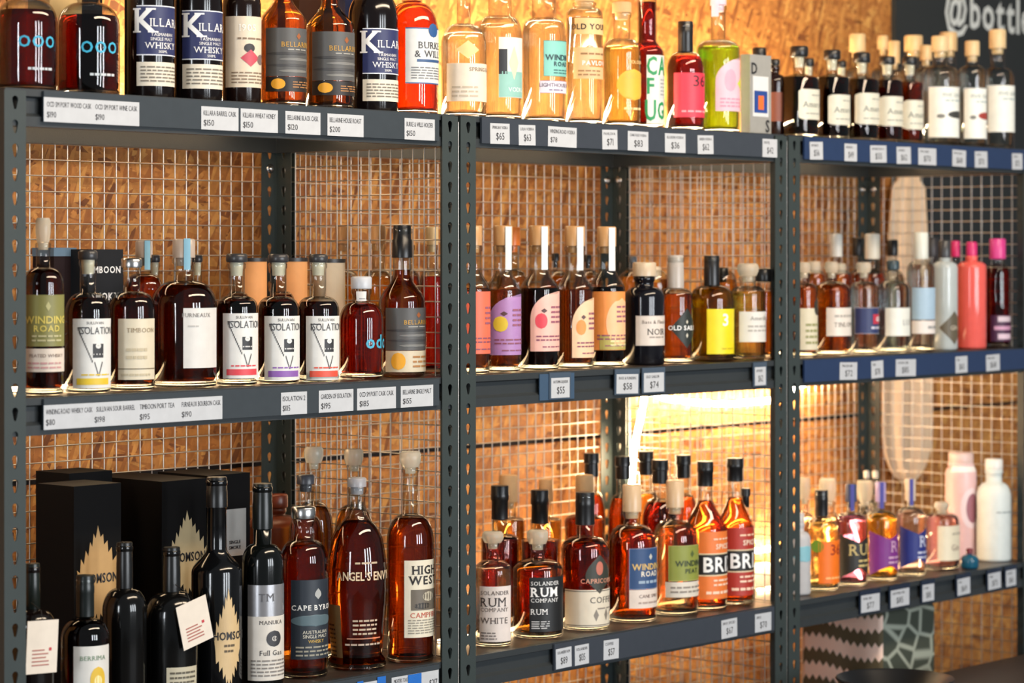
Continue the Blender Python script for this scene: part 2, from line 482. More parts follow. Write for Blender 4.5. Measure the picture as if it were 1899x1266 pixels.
def on_wall(px, py, y=ROPE_Y):
    x_, s_ = at(px, y); return (x_, y, zpx(py, s_))
rope([on_wall(1205, 728), on_wall(1240, 740), on_wall(1300, 747), on_wall(1360, 748), on_wall(1430, 742), (2.62, ROPE_Y, Z2 - 0.07)], 'warm glowing light rope sagging under the middle shelf behind the wire mesh', 0.006)
rope([on_wall(1197, 725, 0.372), on_wall(1189, 770, 0.372), on_wall(1175, 835, 0.372), on_wall(1171, 900, 0.372)], 'short bright light rope hanging upright behind the middle rack', 0.006)
rope([(1.55, ROPE_Y, Z3 + 0.02), (1.9, ROPE_Y, Z3 + 0.015), (2.3, ROPE_Y, Z3 + 0.02), (2.75, ROPE_Y, Z3 + 0.02)], 'warm glowing light rope along the wall behind the bottom shelves', 0.005)

# ------------------------------------------------------------------ bottles
SHZ = {1: Z1, 2: Z2, 3: Z3}
CORK = mat((205, 165, 118), 0.8, 0, 0.3, 0.4)
def cap_mat(c):
    return CORK if c == 'cork' else STEEL if c == 'steel' else STOP if c == 'g' else c if not isinstance(c, tuple) else mat(c, 0.32, 0, 0.5)
CLEARSOLID = liquid_mat((0.97, 0.98, 0.97), 1.45, 0.3)

def stopper_material():
    m = bpy.data.materials.new('clear_plastic'); m.use_nodes = True
    b = m.node_tree.nodes['Principled BSDF']; b.inputs['Base Color'].default_value = lin((236, 228, 208))
    b.inputs['Transmission Weight'].default_value = 0.6; b.inputs['Roughness'].default_value = 0.22; b.inputs['IOR'].default_value = 1.3
    return m
STOP = stopper_material()
def shoulder(R, rn, z0, z1, style, k=9):
    out = []
    for i in range(k + 1):
        t = i / k
        if style == 'round': r, z = rn + (R - rn) * cos(t * pi / 2), z0 + (z1 - z0) * sin(t * pi / 2)
        elif style == 's':   r, z = rn + (R - rn) * (0.5 + 0.5 * cos(t * pi)), z0 + (z1 - z0) * t
        elif style == 'dome':
            q = min(1.0, t * 1.25); r = rn + (R - rn) * (cos(q * pi / 2) if q < 1 else 0); z = z0 + (z1 - z0) * (sin(q * pi / 2) * 0.86 + 0.14 * t)
        else:                r, z = R + (rn - R) * t, z0 + (z1 - z0) * t
        out.append((r, z))
    return out

class Surf:
    def __init__(s, prof, phil): s.p = prof; s.phil = phil
    def r(s, z, ang):
        p = s.p
        for a, b in zip(p, p[1:]):
            if a[1] <= z <= b[1] and b[1] > a[1]:
                t = (z - a[1]) / (b[1] - a[1]); r = a[0] + (b[0] - a[0]) * t
                return r * sup(ang, a[2] if t < 0.5 else b[2])
        return p[-1][0]

SHAPES = {
    'rect': lambda t: (0, 1),
    'arch': lambda t: ((0 if t < 0.55 else 0.75 * (1 - sqrt(max(0, 1 - ((t - 0.55) / 0.45) ** 2)))), 1),
    'diamond': lambda t: (abs(t - 0.5), 1 - abs(t - 0.5)),
    'circle': lambda t: (0.5 - sqrt(max(0, 0.25 - (t - 0.5) ** 2)), 0.5 + sqrt(max(0, 0.25 - (t - 0.5) ** 2))),
    'round': lambda t: ((0.12 * (1 - sqrt(max(0, 1 - (max(0, abs(t - 0.5) - 0.42) / 0.08) ** 2)))),) * 1 + (1 - 0.12 * (1 - sqrt(max(0, 1 - (max(0, abs(t - 0.5) - 0.42) / 0.08) ** 2))),),
    'crest': lambda t: ((0.5 * (1 - t / 0.35) if t < 0.35 else 0.0 if t < 0.5 else 0.5 * ((t - 0.5) / 0.5) ** 1.6), (1 - 0.5 * (1 - t / 0.35) if t < 0.35 else 1.0 if t < 0.5 else 1 - 0.5 * ((t - 0.5) / 0.5) ** 1.6)),
    'wave': lambda t: (0.0, 1.0),
}
FLAME = [(.48, 0), (.54, .12), (.60, .09), (.62, .20), (.70, .16), (.72, .28), (.80, .23), (.82, .37), (.92, .31), (.93, .47), (1.0, .42), (.97, .60), (.90, .66), (.93, .73), (.82, .72), (.80, .81),
         (.72, .76), (.70, .87), (.62, .82), (.60, .94), (.54, .88), (.50, 1.0), (.45, .88), (.40, .94), (.38, .83), (.30, .88), (.28, .76), (.18, .81), (.17, .70), (.08, .73), (.06, .60), (0, .43), (.07, .46),
         (.09, .32), (.16, .38), (.20, .24), (.26, .30), (.30, .16), (.35, .21), (.38, .08), (.43, .13)]
def flame_mesh(w, h):
    """a jagged flame outline w wide and h tall, origin at its lower left"""
    V = [(u * w, (1 - v) * h) for u, v in FLAME]
    return V, [tuple(t) for t in tessellate_polygon([[Vector((x, y, 0)) for x, y in V]])]

def wrap_patch(mb, sf, ac, R, s0, s1, z0, z1, m, off, shape='rect', ns=None, nt=None, tilt=0.0, flare=0):
    f = SHAPES[shape]
    ns = ns or max(2, int((s1 - s0) / R / radians(9)) + 1)
    nt = nt or (1 if shape == 'rect' and z1 - z0 < 0.02 else 3 if shape == 'rect' else 80 if shape == 'flame' else 18)
    vs = []; fs = []
    for j in range(nt + 1):
        t = j / nt; a, b = f(t); 
        for i in range(ns + 1):
            u = a + (b - a) * i / ns; s = s0 + (s1 - s0) * u; z = z0 + (z1 - z0) * t + tilt * (u - 0.5)
            if flare: zm = (z0 + z1) / 2 + (z1 - z0) * 0.06; z = zm + (z - zm) * (0.62 + flare * max(0, abs(u - 0.42)) * 1.1)
            an = ac + s / R - pi / 2; q = sf.r(z, an) + off
            vs.append((q * cos(an), q * sin(an), z))
    for j in range(nt):
        for i in range(ns):
            k = j * (ns + 1) + i; fs.append((k, k + 1, k + ns + 2, k + ns + 1))
    mb.add(vs, fs, m, True)

def refine(V, Fc, lim):
    """splits long triangles so that large letters follow the round glass"""
    V = list(V); st = []; out = []
    for f in Fc:
        for i in range(1, len(f) - 1): st.append((f[0], f[i], f[i + 1]))
    while st:
        a, b, c = st.pop()
        l = [abs(V[p][0] - V[q][0]) for p, q in ((a, b), (b, c), (c, a))]
        k = l.index(max(l))
        if l[k] < lim or len(V) > 4000: out.append((a, b, c)); continue
        a, b, c = ((a, b, c), (b, c, a), (c, a, b))[k]
        V.append(((V[a][0] + V[b][0]) / 2, (V[a][1] + V[b][1]) / 2)); m = len(V) - 1
        st += [(a, m, c), (m, b, c)]
    return V, out

def wrap_text(mb, sf, ac, R, s_c, z_c, txt, h, m, off, **kw):
    al = kw.pop('align', 'c')
    V, Fc, w = text2d(txt, h, **kw)
    if al == 'l': s_c = s_c + w / 2
    if h > 0.0055: V, Fc = refine(V, Fc, 0.0035)
    vs = []
    for vx, vz in V:
        an = ac + (s_c + vx) / R - pi / 2; q = sf.r(z_c + vz, an) + off
        vs.append((q * cos(an), q * sin(an), z_c + vz))
    mb.add(vs, Fc, m)

NB = {'n': 0}
def bt(label, cx, w, shelf, ytop, ysh, ynk, nw, cap, liq=None, fill=None, dep=None, body=None, labels=(), sh='round', n=2,
       name='spirit_bottle', group=None, lip=True, tint=(249, 251, 250), prof=None, flat=1.0, neckband=None, seg=32, rough=0.12, through=False):
    """all picture measures are pixels of the frame; they become metres at the bottle's own distance"""
    zs = SHZ[shelf]
    d0 = dep if dep is not None else 0.075
    x, s = at(cx, d0)
    R = w / 2 / s
    if dep is None:
        d0 = R + 0.036; x, s = at(cx, d0); R = w / 2 / s
    if shelf != 1 and dep is not None and not through:      # keep it inside its own rack
        for _k, rx, rw in RACKS:
            if rx - 0.01 <= at(cx, 0)[0] <= rx + rw + 0.002:
                while x + R > rx + rw - 0.004 and d0 > R + 0.02: d0 -= 0.004; x, s = at(cx, d0); R = w / 2 / s
    phil = PHI + atan2(cx - 949.5, FPX)
    if n > 2:
        mx_ = max(sup(a, n) * cos(a - (-phil)) for a in [2 * pi * k / 180 for k in range(180)]); R /= mx_
    Z = lambda py: zpx(py, s) - zs
    ht, zsh, znk, rn = Z(ytop), Z(ysh), Z(ynk), nw / 2 / s
    capst, capc, capb, capw = cap
    zcb, rc = Z(capb), capw / 2 / s
    root = thing(name, (x, d0, zs), label, 'bottle', group)
    # outer profile
    if prof:
        P = [(w / 2 / s * a, Z(b), n) for a, b in prof]
        P = [(P[0][0] - 0.004, 0, n), (P[0][0], 0.004, n)] + P[1:]
    else:
        P = [(R - 0.005, 0.0, n), (R - 0.0012, 0.0012, n), (R, 0.005, n)]
        P += [(r, z, n if r > R * 0.8 else 2) for r, z in shoulder(R, rn, zsh, znk, sh)]
    zlip = max(zcb, znk + 0.004) if capst != 'capsule' else ht - 0.004
    if capst in ('plug', 'cork', 'glass', 'tee'): zlip = zcb
    P.append((rn * 0.98, max(zlip - 0.010, znk + 0.002), 2))
    if lip: P += [(rn * 1.10, zlip - 0.008, 2), (rn * 1.12, zlip - 0.002, 2)]
    P.append((rn, zlip, 2))
    for i in range(1, len(P)):
        if P[i][1] <= P[i - 1][1]: P[i] = (P[i][0], P[i - 1][1] + 0.0003, P[i][2])
    sf = Surf(P, phil)
    if flat != 1.0: root.scale = (1, 1, 1)
    if body is not None:
        MB().lathe([(0, 0)] + P + [(0, P[-1][1])], mat(body, rough, 0, 0.5), seg).build('glass', root)
    else:
        g = MB(); g.lathe([(0, 0.0002)] + P, shell_mat(tint), seg)
        zfill = (Z(fill) if fill else znk - 0.004) if liq else 0.02
        inn = [(max(r - 0.003, 0.002), z, e) for r, z, e in P if zfill + 0.001 < z < zlip - 0.012]
        if len(inn) > 1: g.lathe(inn, shell_mat(tint), seg)
        bt_ = 0.009
        g.lathe([(0, 0.0006), (R - 0.007, 0.0006), (R - 0.0022, 0.003), (R - 0.0014, bt_ * 0.6), (R - 0.0022, bt_), (R * 0.5, bt_ + 0.004), (0, bt_ + 0.006)] if n == 2 else
                [(0, 0.0006), (R - 0.007, 0.0006, n), (R - 0.0022, 0.003, n), (R - 0.0022, bt_, n), (0, bt_ + 0.002)], CLEARSOLID, seg)
        g.build('glass', root)
        if liq:
            zf = min(Z(fill) if fill else znk - 0.004, zlip - 0.006)
            q = [(max(r - 0.0024, 0.002), z, e) for r, z, e in P if 0.006 < z < zf]
            rt = max(sf.r(zf, 0) - 0.0024, 0.002) if n == 2 else max(q[-1][0], 0.002)
            q0 = q[0][0] if q else R - 0.0024
            L = [(0, bt_ + 0.0065), (R * 0.5, bt_ + 0.0045, n), (R - 0.0045, bt_ + 0.0006, n), (R - 0.0024, bt_ + 0.0035, n)]
            L += [p for p in q if p[1] > bt_ + 0.0045] + [(rt, zf, 2 if rt < R * 0.8 else n), (0, zf + 0.0002)]
            MB().lathe(L, liquid_mat(liq), seg).build('liquid', root)
    # stopper or cap
    cm = cap_mat(capc); c = MB()
    if capst == 'cork':
        c.lathe([(0, zcb - 0.012), (rn * 0.72, zcb - 0.012), (rn * 0.78, zcb), (rc, zcb + 0.0003), (rc, ht - 0.002), (rc - 0.002, ht), (0, ht)], cm, 24)
    elif capst == 'tee':
        c.lathe([(0, zcb), (rc * 0.92, zcb + 0.0006), (rc, zcb + 0.003), (rc, ht - 0.0025), (rc - 0.0025, ht), (0, ht)], cm, 24)
        c.lathe([(0, zcb - 0.020), (rn * 0.70, zcb - 0.020), (rn * 0.82, zcb - 0.002), (rn * 0.82, zcb + 0.0008)], mat((206, 200, 176), 0.6), 24)
    elif capst == 'glass':
        c.lathe([(0, zcb - 0.010), (rn * 0.7, zcb - 0.010), (rn * 0.75, zcb), (rc * 0.8, zcb + 0.0005), (rc, zcb + (ht - zcb) * 0.4), (rc, ht - 0.004), (rc * 0.8, ht), (0, ht)], cm, 24)
    elif capst == 'capsule':
        c.lathe([(rn * 1.06, zcb), (rn * 1.12, zcb + 0.0005), (rn * 1.10, zcb + (ht - zcb) * 0.55), (rc, zcb + (ht - zcb) * 0.58), (rc, zcb + (ht - zcb) * 0.74), (rc * 0.97, zcb + (ht - zcb) * 0.76), (rc * 0.98, ht - 0.0015), (rc * 0.93, ht), (0, ht)], cm, 24)
    else:
        c.lathe([(0, zcb), (rc * 0.97, zcb), (rc, zcb + 0.002), (rc, ht - 0.003), (rc - 0.002, ht - 0.0005), (0, ht)], cm, 24)
    sharp(c.build({'cork': 'stopper', 'tee': 'stopper', 'glass': 'stopper', 'capsule': 'capsule'}.get(capst, 'cap'), root), 50)
    if neckband:
        bc, y0, y1, xl, xr = neckband   # a paper seal running over stopper and neck
        zt_, zb_ = Z(y0), Z(y1); a0 = asin(max(-1, min(1, (xl - cx) / s / (rc * 1.05)))) - phil; a1 = asin(max(-1, min(1, (xr - cx) / s / (rc * 1.05)))) - phil
        vs = []; q = max(rc, rn * 1.14) + 0.0006
        for z in (zb_, zt_):
            for i in range(5):
                an = a0 + (a1 - a0) * i / 4 - pi / 2
                vs += [(q * cos(an), q * sin(an), z)]
        vs += [(v[0] * 0.97, v[1] * 0.97, v[2]) for v in vs]
        fs = [(i, i + 1, i + 6, i + 5) for i in range(4)] + [(10 + i, 15 + i, 16 + i, 11 + i) for i in range(4)]
        MB().add(vs, fs, mat(bc, 0.6), True).build('paper_seal', root)
    for lb in labels: put_label(root, sf, lb, cx, s, R, phil, Z)
    NB['n'] += 1
    return root

def put_label(root, sf, lb, cx, s, R, phil, Z):
    """lb: y0, y1 rows; xl left edge column; ac label centre angle; col; shape; items"""
    y0, y1 = lb['y0'], lb['y1']
    Rl = lb.get('R', None) or sf.r(Z((y0 + y1) / 2), -pi / 2 + radians(lb.get('ac', 0)))
    al = asin(max(-0.999, min(0.999, (lb['xl'] - cx) / s / Rl))) - phil
    ac = radians(lb.get('ac', -5))
    half = max(radians(8), min(radians(85), ac - al))
    if 'xr' in lb:
        ar = asin(max(-0.999, min(0.999, (lb['xr'] - cx) / s / Rl))) - phil
        ac = (al + ar) / 2; half = (ar - al) / 2
    s1 = half * Rl
    mb = MB()
    par = root
    if lb.get('col') is not None:
        m = lb['col'] if not isinstance(lb['col'], tuple) else mat(lb['col'], lb.get('rough', 0.5), lb.get('metal', 0))
        if lb.get('shape') == 'flame':
            V, Fc = flame_mesh(2 * s1, Z(y0) - Z(y1)); V, Fc = refine(V, Fc, 0.004); vs = []
            for vx, vz in V:
                an = ac + (vx - s1) / Rl - pi / 2; q = sf.r(Z(y1) + vz, an) + 0.0005; vs.append((q * cos(an), q * sin(an), Z(y1) + vz))
            mb.add(vs, Fc, m)
        else: wrap_patch(mb, sf, ac, Rl, -s1, s1, Z(y1), Z(y0), m, 0.0005, lb.get('shape', 'rect'), flare=lb.get('flare', 0), ns=14 if lb.get('flare') else None)
        for (c_, t0, t1) in lb.get('bands', ()):
            wrap_patch(mb, sf, ac, Rl, -s1, s1, Z(y1 + (y0 - y1) * t1), Z(y1 + (y0 - y1) * t0), mat(c_, 0.5), 0.0008)
        par = mb.build('label', root)
    if lb.get('rim'):
        rb = MB(); k = 0.0007
        for (a, b, c_, d_) in ((-s1, s1, Z(y0) - k, Z(y0)), (-s1, s1, Z(y1), Z(y1) + k), (-s1, -s1 + k, Z(y1), Z(y0)), (s1 - k, s1, Z(y1), Z(y0))):
            wrap_patch(rb, sf, ac, Rl, a, b, c_, d_, mat(lb['rim'], 0.5), 0.0009)
        rb.build('label_border', par)
    tb = MB(); any_ = False
    for it in lb.get('items', ()):
        any_ = True; kind = it[0]
        if kind == 't':      # text: string, row, cap height px, colour, options
            _, txt, yy, hh, col, *op = it; op = dict(op[0]) if op else {}
            dx = op.pop('dx', 0) / s; kw = dict(op)
            sc_ = dx if kw.get('align') != 'l' else -s1 + 0.003 + dx
            wrap_text(tb, sf, ac, Rl, sc_, Z(yy), txt, hh / s, mat(col, 0.5), 0.0011, **kw)
        elif kind == 'l':    # small print: row0, row1, lines, colour, relative left, relative right
            _, ya, yb, nl, col, u0, u1 = it
            rnd = random.Random(int(ya * 13 + cx))
            for i in range(nl):
                zc_ = Z(ya + (yb - ya) * (i + 0.5) / nl); hh = abs(yb - ya) / nl / s * 0.42
                u = u0
                while u < u1 - 0.03:
                    wd = min(rnd.uniform(0.06, 0.16), u1 - u)
                    wrap_patch(tb, sf, ac, Rl, -s1 + 2 * s1 * u, -s1 + 2 * s1 * (u + wd), zc_ - hh / 2, zc_ + hh / 2, mat(col, 0.6), 0.0011, nt=1)
                    u += wd + 0.025
        elif kind == 'p':    # a coloured patch: rows, relative left, right, colour, shape
            _, ya, yb, u0, u1, col, *op = it
            wrap_patch(tb, sf, ac, Rl, -s1 + 2 * s1 * u0, -s1 + 2 * s1 * u1, Z(yb), Z(ya), mat(col, 0.5), 0.0009, op[0] if op else 'rect', nt=None if not op else 14)
    if any_: tb.build('lettering' if par is not root else 'printed_lettering', par)
    return par

# liquid tints, one crossing
PORT = (0.38, 0.075, 0.05); DEEP = (0.50, 0.20, 0.065); COLA = (0.17, 0.065, 0.035); WHISKY = (0.90, 0.55, 0.17)
GOLD = (0.95, 0.68, 0.28); REDAMB = (0.90, 0.36, 0.11); PALE = (0.99, 0.985, 0.94); WATER = (0.97, 0.98, 0.96)
STRAW = (0.95, 0.90, 0.50); BROWN = (0.74, 0.46, 0.25)
WHITE = (240, 240, 238); CREAM = (222, 214, 196); NAVY = (38, 46, 92); BLK = (20, 20, 22); GOLDI = (196, 150, 60)
LK = (24, 24, 26)
CLEARC = shell_mat()
T = lambda s_, y, h, c=INK, **k: ('t', s_, y, h, c, k)
S = dict(serif=True)

# ---- top shelf, left rack
for cx, w, tx0, ty, ysh, side in ((50, 112, 66, 70, 42, 'leftmost'), (164, 116, 191, 81, 52, 'second')):
    bt('stout round dark red bottle with cyan ring lettering, %s on the top shelf' % side, cx, w, 1, -62, ysh, -2 if cx < 100 else 6, 42, ('cap', (180, 182, 186), -38, 48), PORT, fill=ysh - 22,
       labels=[dict(y0=ty - 20, y1=ty + 20, xl=cx - 12, ac=-15, items=[T('ooo', ty + 5, 32, (50, 170, 205), sx=0.95), ('l', ty + 55, ty + 66, 1, (190, 200, 205), 0.2, 0.9)])],
       group='stout dark red bottles with cyan lettering')
def navy_k(label, cx, w, xl, y0, y1, y2, y3):
    h = y1 - y0
    bt(label, cx, w, 1, y0 - 205, y0 - 24, y0 - 70, 34, ('capsule', BLK, y0 - 120, 36), COLA, fill=y0 - 60, body=(16, 10, 10), labels=[
        dict(y0=y0, y1=y1, xl=xl, ac=-8, col=NAVY, bands=[((225, 228, 235), 0.0, 0.022), ((225, 228, 235), 0.978, 1.0)], items=[
            T('K', y0 + h * 0.30, h * 0.46, WHITE, dx=-29, serif=True, bold=True), T('ILLARA', y0 + h * 0.34, h * 0.16, WHITE, dx=15, serif=True),
            T('TASMANIAN', y0 + h * 0.58, h * 0.06, WHITE), T('SINGLE MALT', y0 + h * 0.67, h * 0.06, WHITE), T('WHISKY', y0 + h * 0.80, h * 0.12, WHITE, **S), T('500ML', y0 + h * 0.92, h * 0.05, WHITE)]),
        dict(y0=y2, y1=y3, xl=xl, ac=-8, col=CREAM, items=[('l', y2 + 6, y3 - 6, 5, (120, 112, 100), 0.08, 0.9)])],
       group='dark whisky bottles with navy K labels')
navy_k('dark whisky bottle with navy and white K label, leftmost of the navy pair', 277, 92, 254, 14, 106, 118, 162)
navy_k('dark whisky bottle with navy K label, beside the cream floral label', 367, 90, 339, 23, 114, 122, 167)
bt('dark bottle with cream label showing a pink and black floral figure, on the top shelf', 448, 72, 1, -120, 12, -20, 30, ('capsule', BLK, -60, 32), COLA, fill=-5, body=(24, 12, 8), labels=[
    dict(y0=33, y1=164, xl=419, ac=-12, col=(214, 200, 178), items=[T('1905', 54, 12, (240, 236, 226), serif=True, dx=-6), ('l', 70, 78, 1, (130, 110, 90), 0.25, 0.8),
        ('p', 83, 100, 0.36, 0.56, (40, 36, 38), 'circle'), ('p', 94, 126, 0.30, 0.66, (190, 70, 86), 'diamond'), ('p', 102, 122, 0.62, 0.82, (120, 104, 100), 'circle'), ('l', 134, 158, 4, (130, 110, 90), 0.14, 0.86)])])
def grey_sea(label, cx, w, xl, y0, y1, y2, ytop=-110, ysh=None, shelf=1, lower=(30, 26, 26), cap=None, ynk=None, liq=(0.80, 0.44, 0.13)):
    h = y1 - y0; ysh = ysh or y0 - 10; ynk = ynk or ysh - 45
    sea = (82, 82, 82)
    bt(label, cx, w, shelf, ytop, ysh, ynk, 34, cap or ('capsule', BLK, ynk - 40, 36), liq, fill=ynk - 8, sh='s', labels=[
        dict(y0=y0, y1=y1, xl=xl, ac=-6, col=sea, items=[T('BELLARINE', y0 + h * 0.34, h * 0.10, GOLDI, dx=4, serif=True), ('p', y0 + h * 0.10, y0 + h * 0.24, 0.48, 0.56, (150, 84, 40), 'diamond'), ('l', y0 + h * 0.42, y0 + h * 0.47, 1, (170, 168, 160), 0.35, 0.68)]
             + [('p', y0 + h * (0.5 + 0.12 * i), y0 + h * (0.56 + 0.12 * i), 0.02 + 0.2 * (i % 2), 0.72 + 0.08 * (i % 3), ((60, 60, 62), (116, 116, 114), (66, 66, 68), (120, 120, 116))[i], 'circle') for i in range(4)]),
        dict(y0=y1 + 1, y1=y2, xl=xl, ac=-6, col=lower, items=[('p', y1 + 4, y2 - 4, 0.10, 0.31, (232, 166, 44), 'circle'), ('l', y1 + 8, y2 - 6, 3, (170, 120, 70), 0.42, 0.95)])],
       group='whisky bottles with grey seascape labels')
grey_sea('amber whisky with grey seascape label and gold dot, beside the cream floral bottle', 525, 86, 486, 55, 144, 172, ysh=42, ynk=-4)
grey_sea('amber whisky with grey seascape label and gold dot, beside the navy K bottle', 612, 90, 574, 62, 152, 179, ysh=52, ynk=6)
navy_k('dark whisky bottle with navy K label next to the bright red-orange bottle', 692, 92, 673, 56, 140, 150, 190)
bt('bright red-orange whisky with white label, blue seal and round shoulders', 764, 98, 1, -100, 62, 6, 38, ('cork', 'cork', -60, 42), (0.80, 0.25, 0.075), fill=2, labels=[
    dict(y0=55, y1=158, xl=752, ac=2, col=(212, 214, 212), bands=[((60, 96, 150), 0, 0.02), ((60, 96, 150), 0.98, 1)], items=[('p', 46, 72, 0.42, 0.66, (38, 84, 140), 'circle'), T('BURKE', 87, 12, (50, 50, 56), **S), T('& WILLS', 103, 12, (50, 50, 56), **S), ('p', 113, 118, 0.2, 0.8, (50, 84, 130)), ('l', 126, 150, 5, (120, 122, 124), 0.1, 0.9)])])
# ---- top shelf, across the gap and the middle rack
bt('clear round-shouldered bottle with plain cream label standing over the rack gap', 860, 84, 1, -70, 84, 44, 26, ('cork', 'cork', -30, 30), PALE, fill=62, labels=[
    dict(y0=120, y1=190, xl=823, ac=-10, col=(226, 214, 196), items=[T('SPRING BAY', 131, 7, (120, 100, 80), dx=14, serif=True), ('l', 160, 184, 3, (190, 176, 156), 0.1, 0.5)]), dict(y0=78, y1=112, xl=846, xr=888, col=(240, 205, 140), shape='diamond')])
bt('clear bottle with white, black and teal angular label, second clear bottle on the top shelf', 927, 82, 1, -80, 66, 30, 44, ('cork', 'cork', -40, 46), PALE, fill=46, labels=[
    dict(y0=72, y1=183, xl=925, ac=4, col=(224, 222, 212), items=[('p', 94, 140, 0.0, 0.20, (40, 42, 48)), ('p', 135, 182, 0.0, 0.72, (140, 190, 180)), ('p', 88, 150, 0.24, 0.52, (230, 208, 176), 'diamond'), T('VODKA', 168, 8, (235, 240, 238))])])
bt('clear bottle with pale teal notched label and a small white label below', 1009, 82, 1, -80, 66, 34, 46, ('cork', 'cork', -40, 50), PALE, fill=40, labels=[
    dict(y0=78, y1=144, xl=1008, ac=2, col=(128, 196, 186), rim=(60, 110, 104), items=[T('WINDING', 109, 10, (36, 60, 70), bold=True), T('ROAD', 121, 8, (36, 60, 70), bold=True), ('l', 130, 140, 2, (60, 110, 110), 0.25, 0.75)]),
    dict(y0=152, y1=175, xl=1001, ac=0, col=(220, 214, 226), rim=(130, 110, 160), items=[T('LIGHTHOUSE PEAK', 160, 7, (80, 70, 100)), ('l', 166, 172, 1, (130, 120, 150), 0.2, 0.6)])])
bt('tall straight clear bottle with peach label and bold black name on its shoulder', 1084, 68, 1, -60, 28, 14, 40, ('cork', 'cork', 4, 36), PALE, fill=34, labels=[
    dict(y0=36, y1=66, xl=1066, ac=-8, col=(232, 190, 132), items=[T("OLD YOUNG'S", 52, 10, (40, 30, 26), bold=True)]),
    dict(y0=90, y1=148, xl=1064, ac=-6, col=(224, 184, 136), items=[('p', 112, 126, 0.32, 0.95, (226, 130, 60)), T('PAVLOVA', 119, 8, WHITE, bold=True), ('l', 98, 106, 1, (150, 110, 70), 0.15, 0.85), ('l', 130, 144, 2, (160, 120, 80), 0.1, 0.6)])])
bt('clear short-necked bottle of pale yellow liqueur with gold lettering, beside the dark red bottle', 1153, 70, 1, 4, 98, 72, 32, ('cork', 'cork', 24, 36), (0.95, 0.88, 0.55), fill=86, labels=[
    dict(y0=108, y1=210, xl=1140, ac=0, items=[T('HOLOUN', 117, 6, (225, 205, 150)), ('p', 130, 188, 0.05, 0.8, (222, 176, 60), 'circle'), T('GOLD', 142, 11, (216, 170, 70), bold=True), ('l', 198, 208, 1, (225, 205, 150), 0.2, 0.7)])])
bt('dark red bottle with bulbous neck and white label with tall green letters', 1200, 62, 1, -30, 98, 74, 36, ('cap', (150, 30, 20), -10, 30), PORT, fill=4, sh='s', labels=[
    dict(y0=104, y1=231, xl=1199, ac=4, col=(216, 220, 212), items=[T('CAS', 124, 32, (30, 140, 82), bold=True, sx=0.62), T('F', 161, 28, (30, 140, 82), dx=-22, bold=True, sx=0.8), ('p', 142, 184, 0.42, 0.9, (204, 206, 204)), ('l', 146, 180, 5, (150, 150, 150), 0.46, 0.86), T('U', 206, 36, (30, 140, 82), dx=-22, bold=True, sx=0.62), T('GO', 206, 30, (30, 140, 82), dx=12, bold=True, sx=0.6)])])
bt('dark red bottle with black capsule and bright coral-red label numbered 36', 1271, 70, 1, 40, 130, 96, 26, ('capsule', BLK, 97, 29), PORT, fill=104, labels=[
    dict(y0=137, y1=219, xl=1249, ac=-4, col=(226, 56, 78), items=[T('36', 152, 20, (60, 20, 30), dx=2, sx=1.2), ('l', 204, 212, 1, (245, 160, 170), 0.15, 0.95)])])
bt('bright green liqueur in a clear bottle with a pink arched label', 1332, 80, 1, -10, 92, 74, 28, ('cork', (226, 190, 206), 10, 30), (0.62, 0.95, 0.16), fill=88, labels=[
    dict(y0=108, y1=208, xl=1327, ac=0, col=(228, 182, 196), shape='arch', items=[('p', 145, 168, 0.55, 0.95, (200, 214, 60), 'diamond'), ('p', 130, 172, 0.2, 0.5, (238, 160, 180), 'circle'), ('l', 182, 202, 3, (236, 140, 164), 0.1, 0.9)])], neckband=((232, 190, 212), -6, 32, 1320, 1333))
bt('small brown bottle with black cap half hidden behind the silver tin', 1408, 50, 1, 88, 150, 128, 24, ('cap', BLK, 106, 26), COLA, fill=140, dep=0.20)
bt('dark bottle with russet label between the silver tin and the cream-labelled row', 1436, 44, 1, 110, 152, 138, 18, ('tee', BLK, 122, 21), COLA, fill=146, dep=0.115, body=(30, 12, 8), labels=[dict(y0=172, y1=226, xl=1426, ac=-10, col=(120, 62, 40))])
squ = 'squat dark bottle with black stopper and rounded cream label, '
for i, (cx, w, ct, cb, cw, ysh, xl, y0, y1, fo, which) in enumerate((
        (1482, 74, 86, 106, 34, 146, 1481, 167, 223, (0.10, 0.03, 0.02), 'first from the silver tin'),
        (1543, 66, 93, 111, 32, 146, 1536, 177, 233, (0.12, 0.03, 0.02), 'second from the silver tin'),
        (1598, 64, 98, 117, 32, 150, 1586, 174, 232, (0.12, 0.03, 0.02), 'third from the silver tin'),
        (1645, 58, 105, 120, 30, 152, 1626, 180, 235, (0.22, 0.05, 0.03), 'fourth from the silver tin'),
        (1687, 50, 105, 121, 28, 156, 1672, 187, 241, (0.60, 0.20, 0.04), 'amber-topped last of the row'))):
    bt(squ + which, cx, w, 1, ct, ysh, ysh - 10, 22, ('tee', LK, cb, cw), fo, fill=ysh - 4, sh='s', n=2.6, labels=[
        dict(y0=y0, y1=y1, xl=xl, ac=-4, col=(214, 212, 196), shape='round', items=[T('Amaro', (y0 + y1) / 2, 10, (110, 116, 110), serif=True), ('l', y0 + 8, y0 + 14, 1, (160, 160, 150), 0.4, 0.9), ('l', y1 - 14, y1 - 8, 1, (160, 160, 150), 0.2, 0.8)])], group='squat dark bottles with cream labels')
for i, (cx, w, ct, cb, cw, ysh) in enumerate(((1499, 50, 108, 124, 22, 152), (1560, 48, 113, 126, 20, 156))):
    bt('squat dark bottle with black stopper in the second row, %s of two' % ('left' if i == 0 else 'right'), cx, w, 1, ct, ysh, ysh - 9, 18, ('tee', LK, cb, cw), (0.12, 0.03, 0.02), fill=ysh - 4, sh='s', dep=0.20, group='squat dark bottles in the second row')
